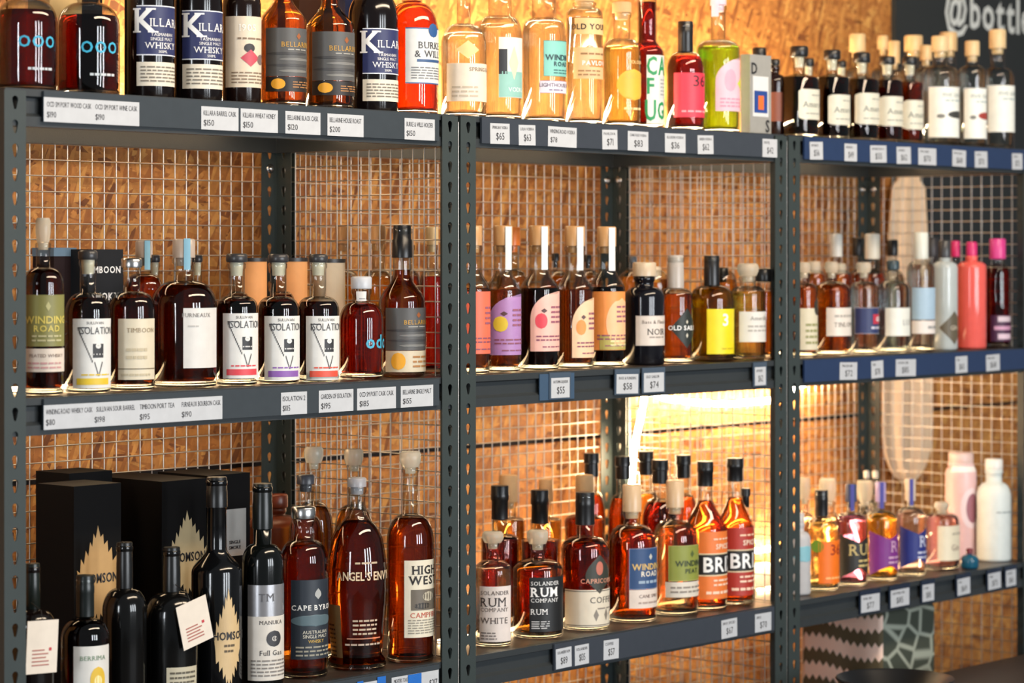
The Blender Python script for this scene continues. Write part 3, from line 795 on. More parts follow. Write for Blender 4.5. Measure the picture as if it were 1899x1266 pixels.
tall = (('clear bottle with white label and dark brush mark, left of the three front clear bottles', 1743, 70, 67, 96, 31, 140, 122, 1712, 163, 256, (60, 60, 56)),
        ('clear bottle with white label and small red mark, middle of the three front clear bottles', 1803, 52, 76, 104, 27, 138, 122, 1780, 165, 258, (160, 60, 50)),
        ('clear bottle with plain white label, last bottle at the right end of the top shelf', 1850, 62, 55, 90, 31, 144, 126, 1829, 160, 246, None))
for (lb_, cx, w, ct, cb, cw, ysh, ynk, xl, y0, y1, mk) in tall:
    it = [T('FIVE OAKS', y0 + 15, 7, (110, 130, 130)), ('l', y0 + 22, y0 + 28, 1, (150, 170, 170), 0.3, 0.8)]
    if mk: it += [('p', y0 + 44, y0 + 58, 0.35, 0.85, mk, 'circle'), ('p', y0 + 50, y0 + 58, 0.15, 0.3, (120, 120, 116), 'circle')]
    bt(lb_, cx, w, 1, ct, ysh, ynk, cw - 4, ('cork', (214, 186, 140), cb, cw), WATER, fill=ynk + 6, labels=[dict(y0=y0, y1=y1, xl=xl, ac=-8, col=(232, 234, 226), items=it)], group='clear bottles with white labels')
for i, (cx, ct, cb, cw, dp) in enumerate(((1590, 63, 96, 30, 0.22), (1658, 76, 118, 22, 0.20), (1694, 66, 96, 34, 0.235), (1717, 84, 112, 22, 0.16), (1759, 60, 95, 32, 0.20), (1637, 66, 92, 20, 0.30))):
    bt('cork-stoppered clear bottle in back row, right rack top, %s from the left' % ('first', 'third', 'fourth', 'fifth', 'sixth', 'second')[i], cx, 46, 1, ct, 142, 126, cw - 4, ('cork', (214, 180, 130), cb, cw), PALE, fill=132, dep=dp, group='back row of cork-stoppered clear bottles')

# ---- middle shelf, left rack
bt('dark whisky with olive green label and clear stopper beside the left post', 80, 76, 2, 404, 528, 496, 26, ('glass', 'g', 450, 28), DEEP, fill=500, labels=[
    dict(y0=546, y1=641, xl=47, ac=-26, col=(132, 130, 74), items=[T('WINDING', 592, 13, (214, 196, 96), bold=True), T('ROAD', 608, 11, (214, 196, 96), bold=True), ('l', 618, 634, 2, (190, 184, 140), 0.2, 0.8), ('p', 558, 576, 0.46, 0.56, (180, 176, 120), 'diamond')]),
    dict(y0=645, y1=688, xl=47, ac=-26, col=(222, 210, 196), items=[T('PEATED WHISKY', 658, 6, (130, 110, 100)), ('l', 668, 684, 2, (200, 150, 150), 0.1, 0.8)])])
def triangle_label(label, cx, w, ct, cb, cw, xl, y0, y1, col, dx=0):
    h = y1 - y0
    bt(label, cx, w, 2, ct, y0 - 10, ct + 78, 30, ('tee', (52, 52, 54), cb, cw), DEEP if col[0] > 200 and col[1] > 150 else COLA, fill=ct + 88, labels=[
        dict(y0=y0, y1=y1, xl=xl, ac=-20, col=(222, 222, 218), items=[T('SULLIVAN', y0 + h * 0.06, 5, (90, 90, 92)), T('ISOLATION', y0 + h * 0.17, 13, (60, 60, 64), sx=0.72, dx=6), 
            ('p', y0 + h * 0.12, y0 + h * 0.135, 0.12, 0.36, (70, 70, 72)), *[('p', y0 + h * (0.135 + 0.035 * i), y0 + h * (0.172 + 0.035 * i), 0.13 + 0.022 * i, 0.15 + 0.022 * i, (70, 70, 72)) for i in range(14)],
            ('p', y0 + h * 0.36, y0 + h * 0.56, 0.44, 0.68, (40, 40, 42)), ('p', y0 + h * 0.35, y0 + h * 0.43, 0.5, 0.62, (222, 222, 218), 'circle'), ('p', y0 + h * 0.50, y0 + h * 0.52, 0.45, 0.67, (200, 200, 198)),
            *[('p', y0 + h * (0.62 + 0.025 * i), y0 + h * (0.648 + 0.025 * i), 0.47 + 0.011 * i, 0.49 + 0.011 * i, (70, 70, 72)) for i in range(8)], *[('p', y0 + h * (0.62 + 0.025 * i), y0 + h * (0.648 + 0.025 * i), 0.64 - 0.011 * i, 0.66 - 0.011 * i, (70, 70, 72)) for i in range(8)],
            ('l', y0 + h * 0.78, y0 + h * 0.83, 1, col, 0.2, 0.85), ('p', y0 + h * 0.855, y0 + h * 0.95, 0.10, 0.84, col)])],
       group='whisky bottles with inverted triangle labels')
triangle_label('whisky with white triangle label and yellow band, left end of the middle shelf', 163, 84, 464, 482, 36, 136, 590, 718, (222, 190, 50))
bt('whisky with silver cap and tall plain cream label, beside the yellow-banded bottle', 244, 88, 2, 478, 572, 540, 32, ('cap', 'steel', 496, 40), DEEP, fill=552, labels=[
    dict(y0=590, y1=702, xl=220, ac=-22, col=(214, 204, 180), items=[T('TIMBOON', 611, 8, (150, 130, 100), serif=True, dx=6), ('p', 681, 683, 0.0, 1.0, (120, 108, 86)), ('l', 640, 668, 2, (190, 178, 150), 0.2, 0.7), ('l', 688, 698, 1, (190, 178, 150), 0.1, 0.8)])])
bt('large round-shouldered dark whisky bottle with plain white label, tallest of its row', 341, 122, 2, 443, 566, 520, 38, ('cork', (176, 160, 146), 478, 42), DEEP, fill=528, labels=[
    dict(y0=570, y1=680, xl=340, ac=-4, col=(214, 212, 208), items=[T('FURNEAUX', 583, 7, (120, 116, 112), serif=True, dx=-14), ('l', 600, 606, 1, (180, 178, 174), 0.1, 0.4)])], neckband=((120, 168, 190), 442, 500, 341, 353))
triangle_label('whisky with white triangle label and pinkish-red band, beside the large round bottle', 439, 78, 470, 487, 40, 414, 580, 700, (214, 70, 80))
triangle_label('whisky with white triangle label and purple band on the middle shelf', 516, 78, 471, 487, 38, 491, 585, 703, (136, 92, 170))
triangle_label('whisky with white triangle label and orange-red band, beside the small red bottle', 590, 78, 471, 487, 36, 568, 585, 703, (218, 84, 64))
r_ = bt('small bright red whisky bottle with cyan ring lettering and a white neck tag', 670, 82, 2, 512, 596, 560, 34, ('cap', (188, 192, 200), 535, 39), (0.80, 0.20, 0.07), fill=562, labels=[
    dict(y0=612, y1=648, xl=650, ac=-6, items=[T('odo', 632, 24, (60, 160, 190), bold=True, sx=0.95, dx=10)]), dict(y0=540, y1=558, xl=656, xr=684, R=0.0245, col=(228, 226, 222), items=[('l', 545, 556, 2, (120, 120, 120), 0.3, 0.9)])])
grey_sea('amber whisky with black capsule and grey seascape label, on the middle shelf', 746, 86, 708, 570, 648, 688, ytop=418, ysh=560, ynk=508, shelf=2, lower=(206, 194, 168), cap=('capsule', BLK, 478, 34))
# second row behind
def carton(label, pxc, dep, w, d, shelf, ytop, col, name='carton', items=(), lid=None, group=None, facecol=None, z_extra=0, cat='box'):
    """pxc: column of the near vertical edge; w along the shelf, d into it"""
    x, s = at(pxc, dep); zs = SHZ[shelf]; h = zpx(ytop, s) - zs
    root = thing(name, (x, dep, zs), label, cat, group)
    b = 0.0012; mb = MB(); m = mat(col, 0.65, 0, 0.15)
    mb.box(0, w, 0, d, 0, h, m)
    mb.build('body', root)
    if lid: MB().box(-0.0006, w + 0.0006, -0.0006, d + 0.0006, h - lid[0], h + 0.0008, mat(lid[1], 0.5)).build('lid', root)
    for ii, it in enumerate(items):
        dy = 0.0006 + 0.0005 * ii
        if it[0] == 'flame':
            _, y0, y1, u0, u1, c_, txt = it
            z0, z1 = zpx(y1, s) - zs, zpx(y0, s) - zs; V, Fc = flame_mesh(w * (u1 - u0), z1 - z0)
            lb = MB().add([(w * u0 + vx, -0.0006, z0 + vz) for vx, vz in V], Fc, mat(c_, 0.45)).build('label', root)
            V, Fc, tw = text2d(txt, 0.0135, bold=True, sx=0.72); k = (u0 + u1) / 2 * w
            MB().add([(vx + k, -0.0012, vz + z0 + (z1 - z0) * 0.47) for vx, vz in V], Fc, mat(INK, 0.5)).build('lettering', lb)
        elif it[0] == 'rect':
            _, y0, y1, u0, u1, c_, *r = it
            z0, z1 = zpx(y1, s) - zs, zpx(y0, s) - zs
            lb = MB().add([(w * u0, -dy, z0), (w * u1, -dy, z0), (w * u1, -dy, z1), (w * u0, -dy, z1)], [(0, 1, 2, 3)], mat(c_, 0.4)).build('label', root)
            for (txt, yy, hh, cc) in (r[0] if r else ()):
                V, Fc, tw = text2d(txt, hh / s, bold=True); k = (u0 + u1) / 2 * w; q = min(1, w * (u1 - u0) * 0.96 / max(tw, 1e-4))
                MB().add([(vx * q + k, -0.0012, vz + zpx(yy, s) - zs) for vx, vz in V], Fc, mat(cc, 0.5)).build('lettering', lb)
        elif it[0] == 'text':
            _, txt, yy, hh, cc, u, *o_ = it
            V, Fc, tw = text2d(txt, hh / s, serif=True, bold=True, sx=0.9); k = u * w
            MB().add([(vx + k, -0.0008, vz + zpx(yy, s) - zs) for vx, vz in V], Fc, mat(cc, 0.5)).build('lettering', root)
    return root
carton('black carton with maroon side behind the olive-labelled whisky', 100, 0.21, 0.042, 0.05, 2, 460, (34, 22, 24), lid=(0.012, (96, 120, 140)))
carton('black carton with white serif lettering behind the silver-capped whisky', 163, 0.17, 0.068, 0.07, 2, 462, (28, 30, 34), items=[('text', 'TIMBOON', 500, 12, (220, 220, 220), 0.45), ('text', 'SMOKY', 550, 13, (220, 220, 220), 0.5)])
bt('bright red-orange whisky with clear stopper behind the large round bottle', 266, 74, 2, 446, 540, 508, 28, ('cork', (168, 150, 136), 478, 30), REDAMB, fill=512, dep=0.195, neckband=((120, 168, 190), 446, 500, 268, 278))
for i, (cx, dp) in enumerate(((287, 0.30), (366, 0.26), (440, 0.20), (523, 0.20))):
    bt('black-capped bottle in the second row of the middle shelf, %s from the left post' % ('first', 'second', 'third', 'fourth')[i], cx, 50, 2, 472, 566, 540, 17, ('tee', (48, 48, 52), 487, 20), DEEP, fill=546, dep=dp, group='black-capped bottles in the second row')
def canister(label, cx, w, dep, ytop, col):
    x, s = at(cx, dep); R = w / 2 / s; h = zpx(ytop, s) - Z2
    root = thing('canister', (x, dep, Z2), label, 'canister', 'cardboard canisters behind the triangle labels')
    MB().lathe([(0, 0), (R, 0), (R, h - 0.004), (0, h - 0.004)], mat(col, 0.7), 40).build('tube', root)
    sharp(bpy.data.objects[root.children[0].name] if root.children else [o for o in COL.objects if o.parent == root][0])
    sharp(MB().lathe([(R - 0.004, h - 0.006), (R + 0.0008, h - 0.006), (R + 0.0008, h), (0, h)], mat((40, 38, 38), 0.4), 40).build('lid', root))
canister('orange-tan cardboard canister between the pinkish-red and purple banded bottles', 466, 58, 0.235, 478, (214, 150, 92))
canister('orange-tan cardboard canister between the purple and orange-red banded bottles', 541, 58, 0.235, 478, (214, 150, 92))
canister('grey-beige cardboard canister behind the small red bottle', 610, 60, 0.22, 480, (186, 170, 146))

# ---- middle shelf, middle rack
def depth_for(px, xw):
    u = (px - 949.5) / FPX
    return CY + (xw - CX) / (RX * u + FX) * (RY * u + FY)
ARC = dict(shape='arch')
def arch_bt(label, cx, w, ct, cb, nw, ysh, xl, y0, y1, col, liq, fruit, shape='arch', ac=-6, extra=(), dep=None, seal=True):
    h = y1 - y0
    it = [('l', y0 + h * 0.22, y0 + h * 0.55, 4, (150, 90, 110), 0.52, 0.9), ('l', y0 + h * 0.72, y0 + h * 0.84, 2, (140, 80, 100), 0.15, 0.9), ('l', y0 + h * 0.90, y0 + h * 0.95, 1, (140, 80, 100), 0.3, 0.85)]
    if fruit: it += [('p', y0 + h * 0.36, y0 + h * 0.62, 0.12, 0.42, fruit, 'circle'), ('p', y0 + h * 0.28, y0 + h * 0.36, 0.26, 0.42, (90, 60, 60), 'diamond')]
    it += list(extra)
    bt(label, cx, w, 2, ct, ysh + 8, ysh - 30, nw, ('cork', (196, 150, 100), cb, nw + 2), liq, fill=ysh + 4, sh='s', dep=dep, labels=[dict(y0=y0, y1=y1, xl=xl, ac=ac, col=col, shape=shape, items=it)],
       neckband=((222, 226, 226), ct + 2, ct + 82, cx + 4, cx + 15) if seal else None, group='fruit liqueur bottles with arched labels')
arch_bt('fruit liqueur with coral-red label half hidden by the post', 876, 66, 418, 455, 34, 530, 858, 540, 655, (240, 112, 84), BROWN, None, seal=False, shape='rect')
arch_bt('fruit liqueur with purple arched label and yellow fruit', 933, 66, 418, 455, 34, 532, 907, 545, 657, (172, 130, 186), BROWN, (220, 196, 60), ac=-20)
arch_bt('dark fruit liqueur with pale pink arched label and red berry', 1000, 74, 418, 455, 36, 530, 984, 540, 650, (238, 184, 170), COLA, (220, 70, 84), ac=-16)
arch_bt('fruit liqueur with peach arched label and orange fruit', 1066, 70, 419, 456, 36, 532, 1061, 552, 662, (242, 198, 160), BROWN, (234, 144, 66), ac=-6)
arch_bt('dark fruit liqueur with wide orange label, rightmost of the arched-label bottles', 1125, 68, 420, 457, 34, 528, 1097, 540, 648, (232, 146, 74), COLA, None, shape='rect', ac=-22, extra=(('p', 552, 644, 0.32, 1.0, (244, 186, 140), 'circle'), ('p', 620, 647, 0.2, 1.0, (176, 164, 88)), ('l', 628, 642, 2, (220, 214, 160), 0.4, 0.9)))
bt('near-black liqueur with cork stopper and white bordered label reading NOIR', 1195, 74, 2, 486, 552, 532, 36, ('cork', (196, 176, 150), 512, 44), COLA, fill=542, body=(14, 14, 20), labels=[
    dict(y0=584, y1=640, xl=1179, ac=-10, col=(214, 204, 194), rim=(120, 110, 104), items=[T('Bass & Flinders', 596, 6, (110, 96, 86), serif=True), T('NOIR', 614, 11, (70, 64, 60), **S), ('l', 621, 627, 1, (150, 140, 130), 0.3, 0.7)])])
bt('amber spirit with silver capsule and black diamond label', 1253, 64, 2, 473, 552, 534, 28, ('capsule', (176, 168, 160), 534, 30), (0.86, 0.46, 0.16), fill=544, labels=[
    dict(y0=571, y1=645, xl=1243, ac=-12, col=(34, 40, 36), shape='diamond', items=[T('OLD SAILOR', 607, 8, WHITE, bold=True), ('p', 592, 600, 0.46, 0.54, (200, 196, 180), 'diamond'), ('p', 616, 626, 0.46, 0.54, (200, 196, 180), 'diamond')])])
bt('yellow liqueur with black capsule and bright yellow label numbered 3', 1320, 82, 2, 474, 556, 528, 27, ('capsule', BLK, 530, 29), (0.80, 0.70, 0.10), fill=536, labels=[
    dict(y0=572, y1=655, xl=1311, ac=-8, col=(230, 210, 20), items=[T('3', 592, 21, (250, 250, 240), bold=True, dx=-4), ('l', 642, 648, 1, (190, 170, 20), 0.35, 0.7)])])
bt('pale yellow liqueur with glass stopper and small white label, beside the yellow bottle', 1387, 66, 2, 488, 546, 530, 30, ('glass', 'g', 512, 40), STRAW, fill=540, dep=0.052, labels=[
    dict(y0=577, y1=633, xl=1371, ac=-10, col=(214, 212, 206), items=[T('Amarillo', 589, 7, (130, 126, 120), serif=True), ('l', 600, 616, 2, (170, 166, 160), 0.2, 0.8)])])
bt('small amber bottle with black cap beside the right post of the middle rack', 1417, 32, 2, 498, 548, 532, 24, ('cap', BLK, 522, 32), WHISKY, fill=540, dep=0.118)
for i, (cx, w, ct, cb, cw, cc, lq, dp) in enumerate(((950, 60, 421, 455, 30, (222, 120, 50), GOLD, 0.20), (1030, 56, 469, 484, 14, BLK, WHISKY, 0.30), (1090, 56, 472, 486, 14, BLK, WHISKY, 0.28), (1173, 60, 475, 486, 16, (90, 96, 104), GOLD, 0.26), (1213, 58, 494, 512, 26, (196, 176, 150), GOLD, 0.18), (1340, 54, 496, 512, 22, BLK, GOLD, 0.20),
        (636, 62, 418, 452, 28, (226, 170, 110), GOLD, 0.21), (702, 62, 418, 452, 28, (226, 170, 110), GOLD, 0.17), (757, 46, 420, 454, 26, (226, 170, 110), REDAMB, 0.27), (801, 46, 420, 454, 24, (222, 190, 140), (0.9, 0.2, 0.08), 0.15))):
    nm = ('orange-capped bottle behind the purple arched label', 'short black-capped bottle behind the pink berry label', 'short black-capped bottle behind the wide orange label', 'small grey-capped bottle behind the NOIR label', 'pale stoppered bottle between the NOIR label and the diamond label', 'black-capped bottle behind the yellow bottle numbered 3',
          'golden bottle seen through the side mesh beside the grey-beige canister', 'golden bottle seen through the side mesh behind the black capsule', 'red-orange bottle seen through the side mesh right of the black capsule', 'red-orange bottle seen through the side mesh next to the front post')[i]
    bt(nm, cx, w, 2, ct, 530, 500, cw - 4, ('cork', cc, cb, cw), lq, fill=512, through=cx < 820, dep=dp if cx > 820 else depth_for(cx, 0.968), group='second row of the middle rack')

# ---- middle shelf, right rack
bt('amber bottle with tall cream label half hidden by the post of the right rack', 1490, 52, 2, 486, 540, 524, 22, ('glass', 'g', 506, 26), WHISKY, fill=532, labels=[dict(y0=571, y1=648, xl=1474, ac=-14, col=(214, 206, 180), items=[('p', 552, 585, 0.55, 0.8, (52, 52, 46), 'circle'), ('l', 596, 640, 4, (150, 150, 100), 0.3, 0.9)])])
cl = [  # label, cx, w, ct, cb, cw, capcol, ysh, ynk, nw, liq, labels
 ('amber spirit with glass stopper and square white label on the right rack', 1542, 72, 485, 506, 26, 'g', 540, 522, 18, WHISKY, [dict(y0=570, y1=622, xl=1533, ac=-10, col=(222, 214, 204), items=[T('TINLOM', 601, 8, (120, 110, 100), serif=True), ('l', 580, 590, 1, (170, 164, 156), 0.2, 0.8)])]),
 ('small clear bottle with navy label and red stripe on the right rack', 1602, 54, 486, 506, 28, 'g', 536, 522, 20, WATER, [dict(y0=570, y1=618, xl=1586, ac=-10, col=(44, 54, 98), rim=(180, 186, 200), items=[('p', 582, 600, 0.45, 0.95, (186, 50, 70)), T('GIN', 591, 8, WHITE, bold=True, dx=14), ('l', 602, 612, 1, (200, 200, 215), 0.4, 0.9)])]),
 ('clear bluish bottle with dark stopper and square white label on the right rack', 1656, 62, 482, 500, 24, (48, 66, 74), 540, 520, 20, (0.86, 0.95, 0.97), [dict(y0=570, y1=622, xl=1642, ac=-10, col=(226, 228, 220), items=[T('LUI', 597, 10, (150, 150, 150), serif=True, dx=6)])]),
 ('tall clear bottle with pale blue label and chrome cap on the right rack', 1708, 52, 430, 480, 27, (214, 216, 206), 502, 484, 22, WATER, [dict(y0=533, y1=592, xl=1690, ac=-12, col=(160, 186, 206)), dict(y0=594, y1=618, xl=1688, ac=-12, col=(224, 216, 210), items=[('l', 600, 612, 1, (150, 150, 150), 0.4, 0.9)])]),
 ('embossed clear bottle with brown diamond label on the right rack', 1752, 48, 445, 478, 22, (60, 60, 62), 498, 484, 20, ('body', (178, 186, 186)), [dict(y0=576, y1=638, xl=1742, ac=-8, col=(96, 88, 72), shape='diamond', items=[T('GIN', 607, 8, (210, 200, 180))])]),
 ('tall pinkish-red gin bottle beside the dark red bottle with magenta cap', 1802, 54, 448, 474, 20, (206, 40, 110), 496, 484, 20, ('body', (226, 98, 90)), []),
 ('dark red bottle with magenta cap at the right end of the middle shelf', 1850, 46, 442, 480, 30, (214, 66, 140), 508, 490, 22, (0.62, 0.12, 0.12), [dict(y0=584, y1=632, xl=1838, ac=-8, col=(70, 34, 66), items=[('p', 586, 596, 0.2, 0.8, (206, 190, 200)), ('p', 604, 611, 0.1, 0.9, (200, 150, 180)), ('p', 618, 628, 0.2, 0.8, (214, 190, 204))])]),
]
for (lb_, cx, w, ct, cb, cw, cc, ysh, ynk, nw, lq, lbs) in cl:
    bt(lb_, cx, w, 2, ct, ysh, ynk, nw, ('glass', 'g', cb, cw) if cc == 'g' else ('cap', cc, cb, cw), None if lq[0] == 'body' else lq, body=lq[1] if lq[0] == 'body' else None, fill=ynk + 6, labels=lbs, n=2.4 if cx in (1542, 1656, 1752) else 2)
for i, (cx, w, ct, cb, cw, cc, lq, dp) in enumerate(((1551, 40, 433, 476, 23, (206, 204, 196), WHISKY, 0.21), (1590, 40, 440, 474, 20, BLK, REDAMB, 0.31), (1618, 46, 433, 480, 28, (214, 214, 206), (0.95, 0.5, 0.3), 0.20), (1655, 44, 444, 474, 20, BLK, WATER, 0.22), (1728, 44, 440, 476, 24, (50, 50, 54), (0.95, 0.5, 0.42), 0.19), (1772, 36, 446, 476, 16, (206, 40, 110), (0.95, 0.45, 0.45), 0.135), (1510, 44, 484, 506, 24, 'g', WHISKY, 0.17), (1558, 44, 488, 508, 22, 'g', GOLD, 0.185))):
    bt(('pale tall-capped bottle behind the amber spirit of the right rack', 'black-capped red bottle behind the navy label', 'tall chrome-capped orange bottle behind the navy label', 'black-capped clear bottle behind the bluish bottle', 'grey-capped red bottle behind the brown diamond label', 'magenta-capped bottle behind the pinkish-red gin', 'glass-stoppered amber bottle behind the half-hidden cream label', 'glass-stoppered golden bottle between the amber spirit and the navy label')[i],
       cx, w, 2, ct, 520, 500, max(cw - 6, 12), ('cap', cc, cb, cw), lq, fill=508, dep=dp, group='second row of the right rack')

# ---- bottom shelf, left rack
carton('tall black carton with gold flame label, nearest of the black cartons', 137, 0.16, 0.090, 0.085, 3, 902, (9, 7, 7), 'gift_carton', [('flame', 978, 1165, 0.06, 0.98, (188, 150, 98), 'THOMSON')], group='black gift cartons')
carton('black carton at the left end, behind the nearest flame-labelled carton', 128, 0.27, 0.085, 0.08, 3, 878, (9, 7, 7), 'gift_carton', group='black gift cartons')
carton('tall black carton with pale flame label behind the two-bottle gap', 300, 0.20, 0.092, 0.18, 3, 893, (9, 7, 7), 'gift_carton', [('flame', 950, 1115, 0.15, 1.0, (200, 178, 136), 'THOMSON')], group='black gift cartons')
carton('black carton with silver paper label behind the black flame-labelled bottle', 386, 0.22, 0.090, 0.12, 3, 882, (9, 7, 7), 'gift_carton', [('rect', 948, 1036, 0.36, 0.90, (176, 172, 166), [('SINGLE', 1010, 6, INK), ('SMOKE', 1020, 6, INK)])], group='black gift cartons')
# dark bottles at the lower left
bt('near-black bottle beside the left post with a white hanging tag', 60, 84, 3, 1044, 1160, 1128, 26, ('capsule', (18, 26, 22), 1128, 28), COLA, fill=1140, body=(16, 10, 9), dep=0.06)
bt('small dark red bottle with white label and yellow disc, lower left', 158, 90, 3, 1066, 1182, 1146, 30, ('capsule', (20, 27, 27), 1142, 34), PORT, fill=1150, dep=0.055, labels=[
    dict(y0=1192, y1=1300, xl=137, ac=-18, col=(216, 214, 208), items=[T('BERRIMA', 1214, 8, (110, 140, 110), serif=True), ('p', 1230, 1280, 0.40, 0.80, (218, 180, 50), 'circle'), ('p', 1246, 1268, 0.5, 0.7, (240, 225, 160), 'circle')])])
bt('near-black bottle in shadow between the flame-labelled cartons', 231, 82, 3, 1005, 1130, 1090, 28, ('capsule', (14, 15, 15), 1090, 30), COLA, body=(10, 10, 10), dep=0.075)
bt('near-black bottle with small cream label and a tilted white tag', 318, 100, 3, 1014, 1140, 1096, 30, ('capsule', (14, 16, 16), 1096, 32), COLA, body=(11, 11, 11), dep=0.07, labels=[dict(y0=1230, y1=1284, xl=309, ac=-14, col=(190, 182, 158), items=[('l', 1236, 1280, 5, (90, 84, 70), 0.1, 0.9)])])
bt('tall black bottle with gold flame label beside the silver-labelled bottle', 402, 94, 3, 884, 1060, 1014, 36, ('capsule', (13, 14, 15), 940, 38), COLA, body=(9, 10, 12), sh='s', dep=0.075, labels=[
    dict(y0=1085, y1=1275, xl=396, ac=-14, col=(206, 178, 132), shape='flame', items=[T('THOMSON', 1173, 14, INK, bold=True, sx=0.75), ('l', 1186, 1206, 2, (90, 76, 56), 0.34, 0.7)])])
bt('tall black bottle with silver band over a white label and a small dark disc', 487, 78, 3, 896, 1046, 1008, 34, ('capsule', (13, 19, 18), 980, 36), COLA, body=(9, 12, 12), dep=0.062, labels=[
    dict(y0=1080, y1=1138, xl=460, ac=-16, col=(186, 186, 190), metal=0.7, rough=0.25, items=[T('TM', 1103, 14, (90, 90, 94), serif=True, dx=-10)]),
    dict(y0=1138, y1=1256, xl=460, ac=-16, col=(214, 208, 198), items=[T('MANUKA', 1149, 7, (80, 76, 76), serif=True), ('p', 1164, 1194, 0.38, 0.70, (56, 56, 60), 'circle'), ('p', 1174, 1184, 0.49, 0.60, (190, 186, 180), 'circle'), T('Full Gas', 1205, 9, (50, 46, 46), serif=True), ('l', 1216, 1250, 5, (130, 124, 118), 0.08, 0.92)])])
bt('amber whisky with silver cap and midnight blue label', 563, 90, 3, 938, 1040, 1000, 38, ('cap', 'steel', 960, 46), (0.80, 0.44, 0.13), fill=1014, labels=[
    dict(y0=1070, y1=1216, xl=540, ac=-12, col=(36, 44, 54), items=[T('CAPE BYRON', 1121, 9, (226, 226, 222), serif=True, bold=True), ('p', 1086, 1106, 0.46, 0.60, (170, 172, 170), 'crest'), ('p', 1134, 1156, 0.0, 0.95, (84, 104, 112), 'circle'), T('AUSTRALIAN', 1166, 6, (210, 206, 190)), T('SINGLE MALT', 1174, 6, (210, 206, 190)), T('WHISKY', 1183, 6, (206, 170, 80)), ('l', 1190, 1212, 3, (150, 146, 130), 0.1, 0.9)])])
bt('amber bourbon in a flared wing-shaped bottle with silver cap and white print', 662, 112, 3, 885, 1100, 962, 32, ('cork', (150, 150, 156), 902, 35), (0.66, 0.29, 0.085), fill=966, dep=0.07,
   prof=[(0.80, 1240), (0.80, 1236), (0.84, 1210), (0.92, 1160), (0.98, 1115), (1.0, 1085), (0.99, 1055), (0.94, 1025), (0.84, 996), (0.66, 974), (0.42, 962), (0.31, 952), (0.28, 930)], labels=[
    dict(y0=1040, y1=1076, xl=628, ac=-26, items=[T("ANGEL'S ENVY", 1062, 15, (216, 196, 160), bold=True, sx=0.72), ('l', 1034, 1042, 1, (190, 170, 140), 0.3, 0.7)]),
    dict(y0=1116, y1=1226, xl=609, xr=634, col=(150, 124, 84), items=[('l', 1150, 1222, 9, (50, 40, 30), 0.25, 0.7)]),
    dict(y0=1140, y1=1200, xl=640, ac=-28, items=[('l', 1140, 1172, 4, (196, 176, 150), 0.2, 0.8), ('p', 1176, 1178, 0.05, 0.95, (200, 140, 110)), ('l', 1184, 1192, 1, (190, 170, 150), 0.0, 1.0)])])
bt('tall reddish-amber whiskey with clear stopper and cream label with red and black lettering', 761, 88, 3, 836, 1004, 952, 28, ('glass', 'g', 866, 40), (0.70, 0.28, 0.085), fill=962, dep=0.056, labels=[
    dict(y0=1034, y1=1176, xl=750, ac=-4, col=(220, 212, 190), items=[T('HIGH', 1052, 15, (34, 28, 26), serif=True, bold=True), T('WEST', 1071, 15, (34, 28, 26), serif=True, bold=True), ('p', 1088, 1126, 0.14, 0.86, (104, 96, 84)), ('p', 1092, 1110, 0.4, 0.7, (190, 182, 160), 'circle'), ('p', 1112, 1124, 0.2, 0.6, (50, 46, 42), 'circle'), T('CAMPFIRE', 1135, 9, (190, 80, 60), serif=True), ('l', 1142, 1170, 6, (140, 134, 120), 0.08, 0.92)])])
bt('slender whiskey with round clear stopper in the back row behind the silver-capped bottle', 582, 72, 3, 828, 985, 930, 24, ('glass', 'g', 858, 36), WHISKY, fill=940, dep=0.20)
bt('amber bottle with dark metal cap behind the midnight blue label', 567, 62, 3, 880, 985, 955, 30, ('cork', (70, 70, 76), 897, 34), WHISKY, fill=960, dep=0.135)
bt('whiskey with round clear stopper in the back row behind the wing-shaped bottle', 656, 72, 3, 832, 985, 935, 24, ('glass', 'g', 862, 36), WHISKY, fill=945, dep=0.185)
bt('dark brown jug-shaped bottle behind the tall black bottles', 512, 110, 3, 915, 975, 955, 34, ('cap', (120, 54, 30), 940, 44), WHISKY, body=(110, 50, 26), dep=0.30, rough=0.4)

# ---- bottom shelf, middle rack
solw = [T('SOLANDER', 1095, 7, (90, 80, 76), serif=True, align='l'), T('RUM', 1112, 16, (60, 52, 50), serif=True, align='l'), T('COMPANY', 1126, 7, (100, 90, 86), serif=True, align='l'), T('WHITE', 1146, 11, (90, 80, 76), serif=True, align='l'), ('l', 1166, 1182, 3, (120, 110, 106), 0.05, 0.5)]
bt('clear rum with glass stopper and white label beside the post of the middle rack', 914, 70, 3, 985, 1060, 1038, 24, ('glass', 'g', 1006, 40), (0.96, 0.93, 0.88), fill=1052, labels=[dict(y0=1083, y1=1185, xl=890, ac=-36, col=(222, 212, 206), items=solw)])
solb = [T('SOLANDER', 1076, 7, WHITE, serif=True, align='l'), T('RUM', 1092, 16, WHITE, serif=True, bold=True, align='l'), T('COMPANY', 1107, 7, WHITE, serif=True, align='l'), T('RUM', 1128, 10, WHITE, serif=True, align='l'), ('l', 1144, 1160, 4, (200, 200, 200), 0.04, 0.36)]
bt('amber rum with glass stopper and black label with white serif lettering', 997, 94, 3, 982, 1056, 1036, 28, ('glass', 'g', 1008, 40), WHISKY, fill=1050, labels=[dict(y0=1065, y1=1165, xl=982, ac=-4, col=(24, 25, 26), items=solb)])
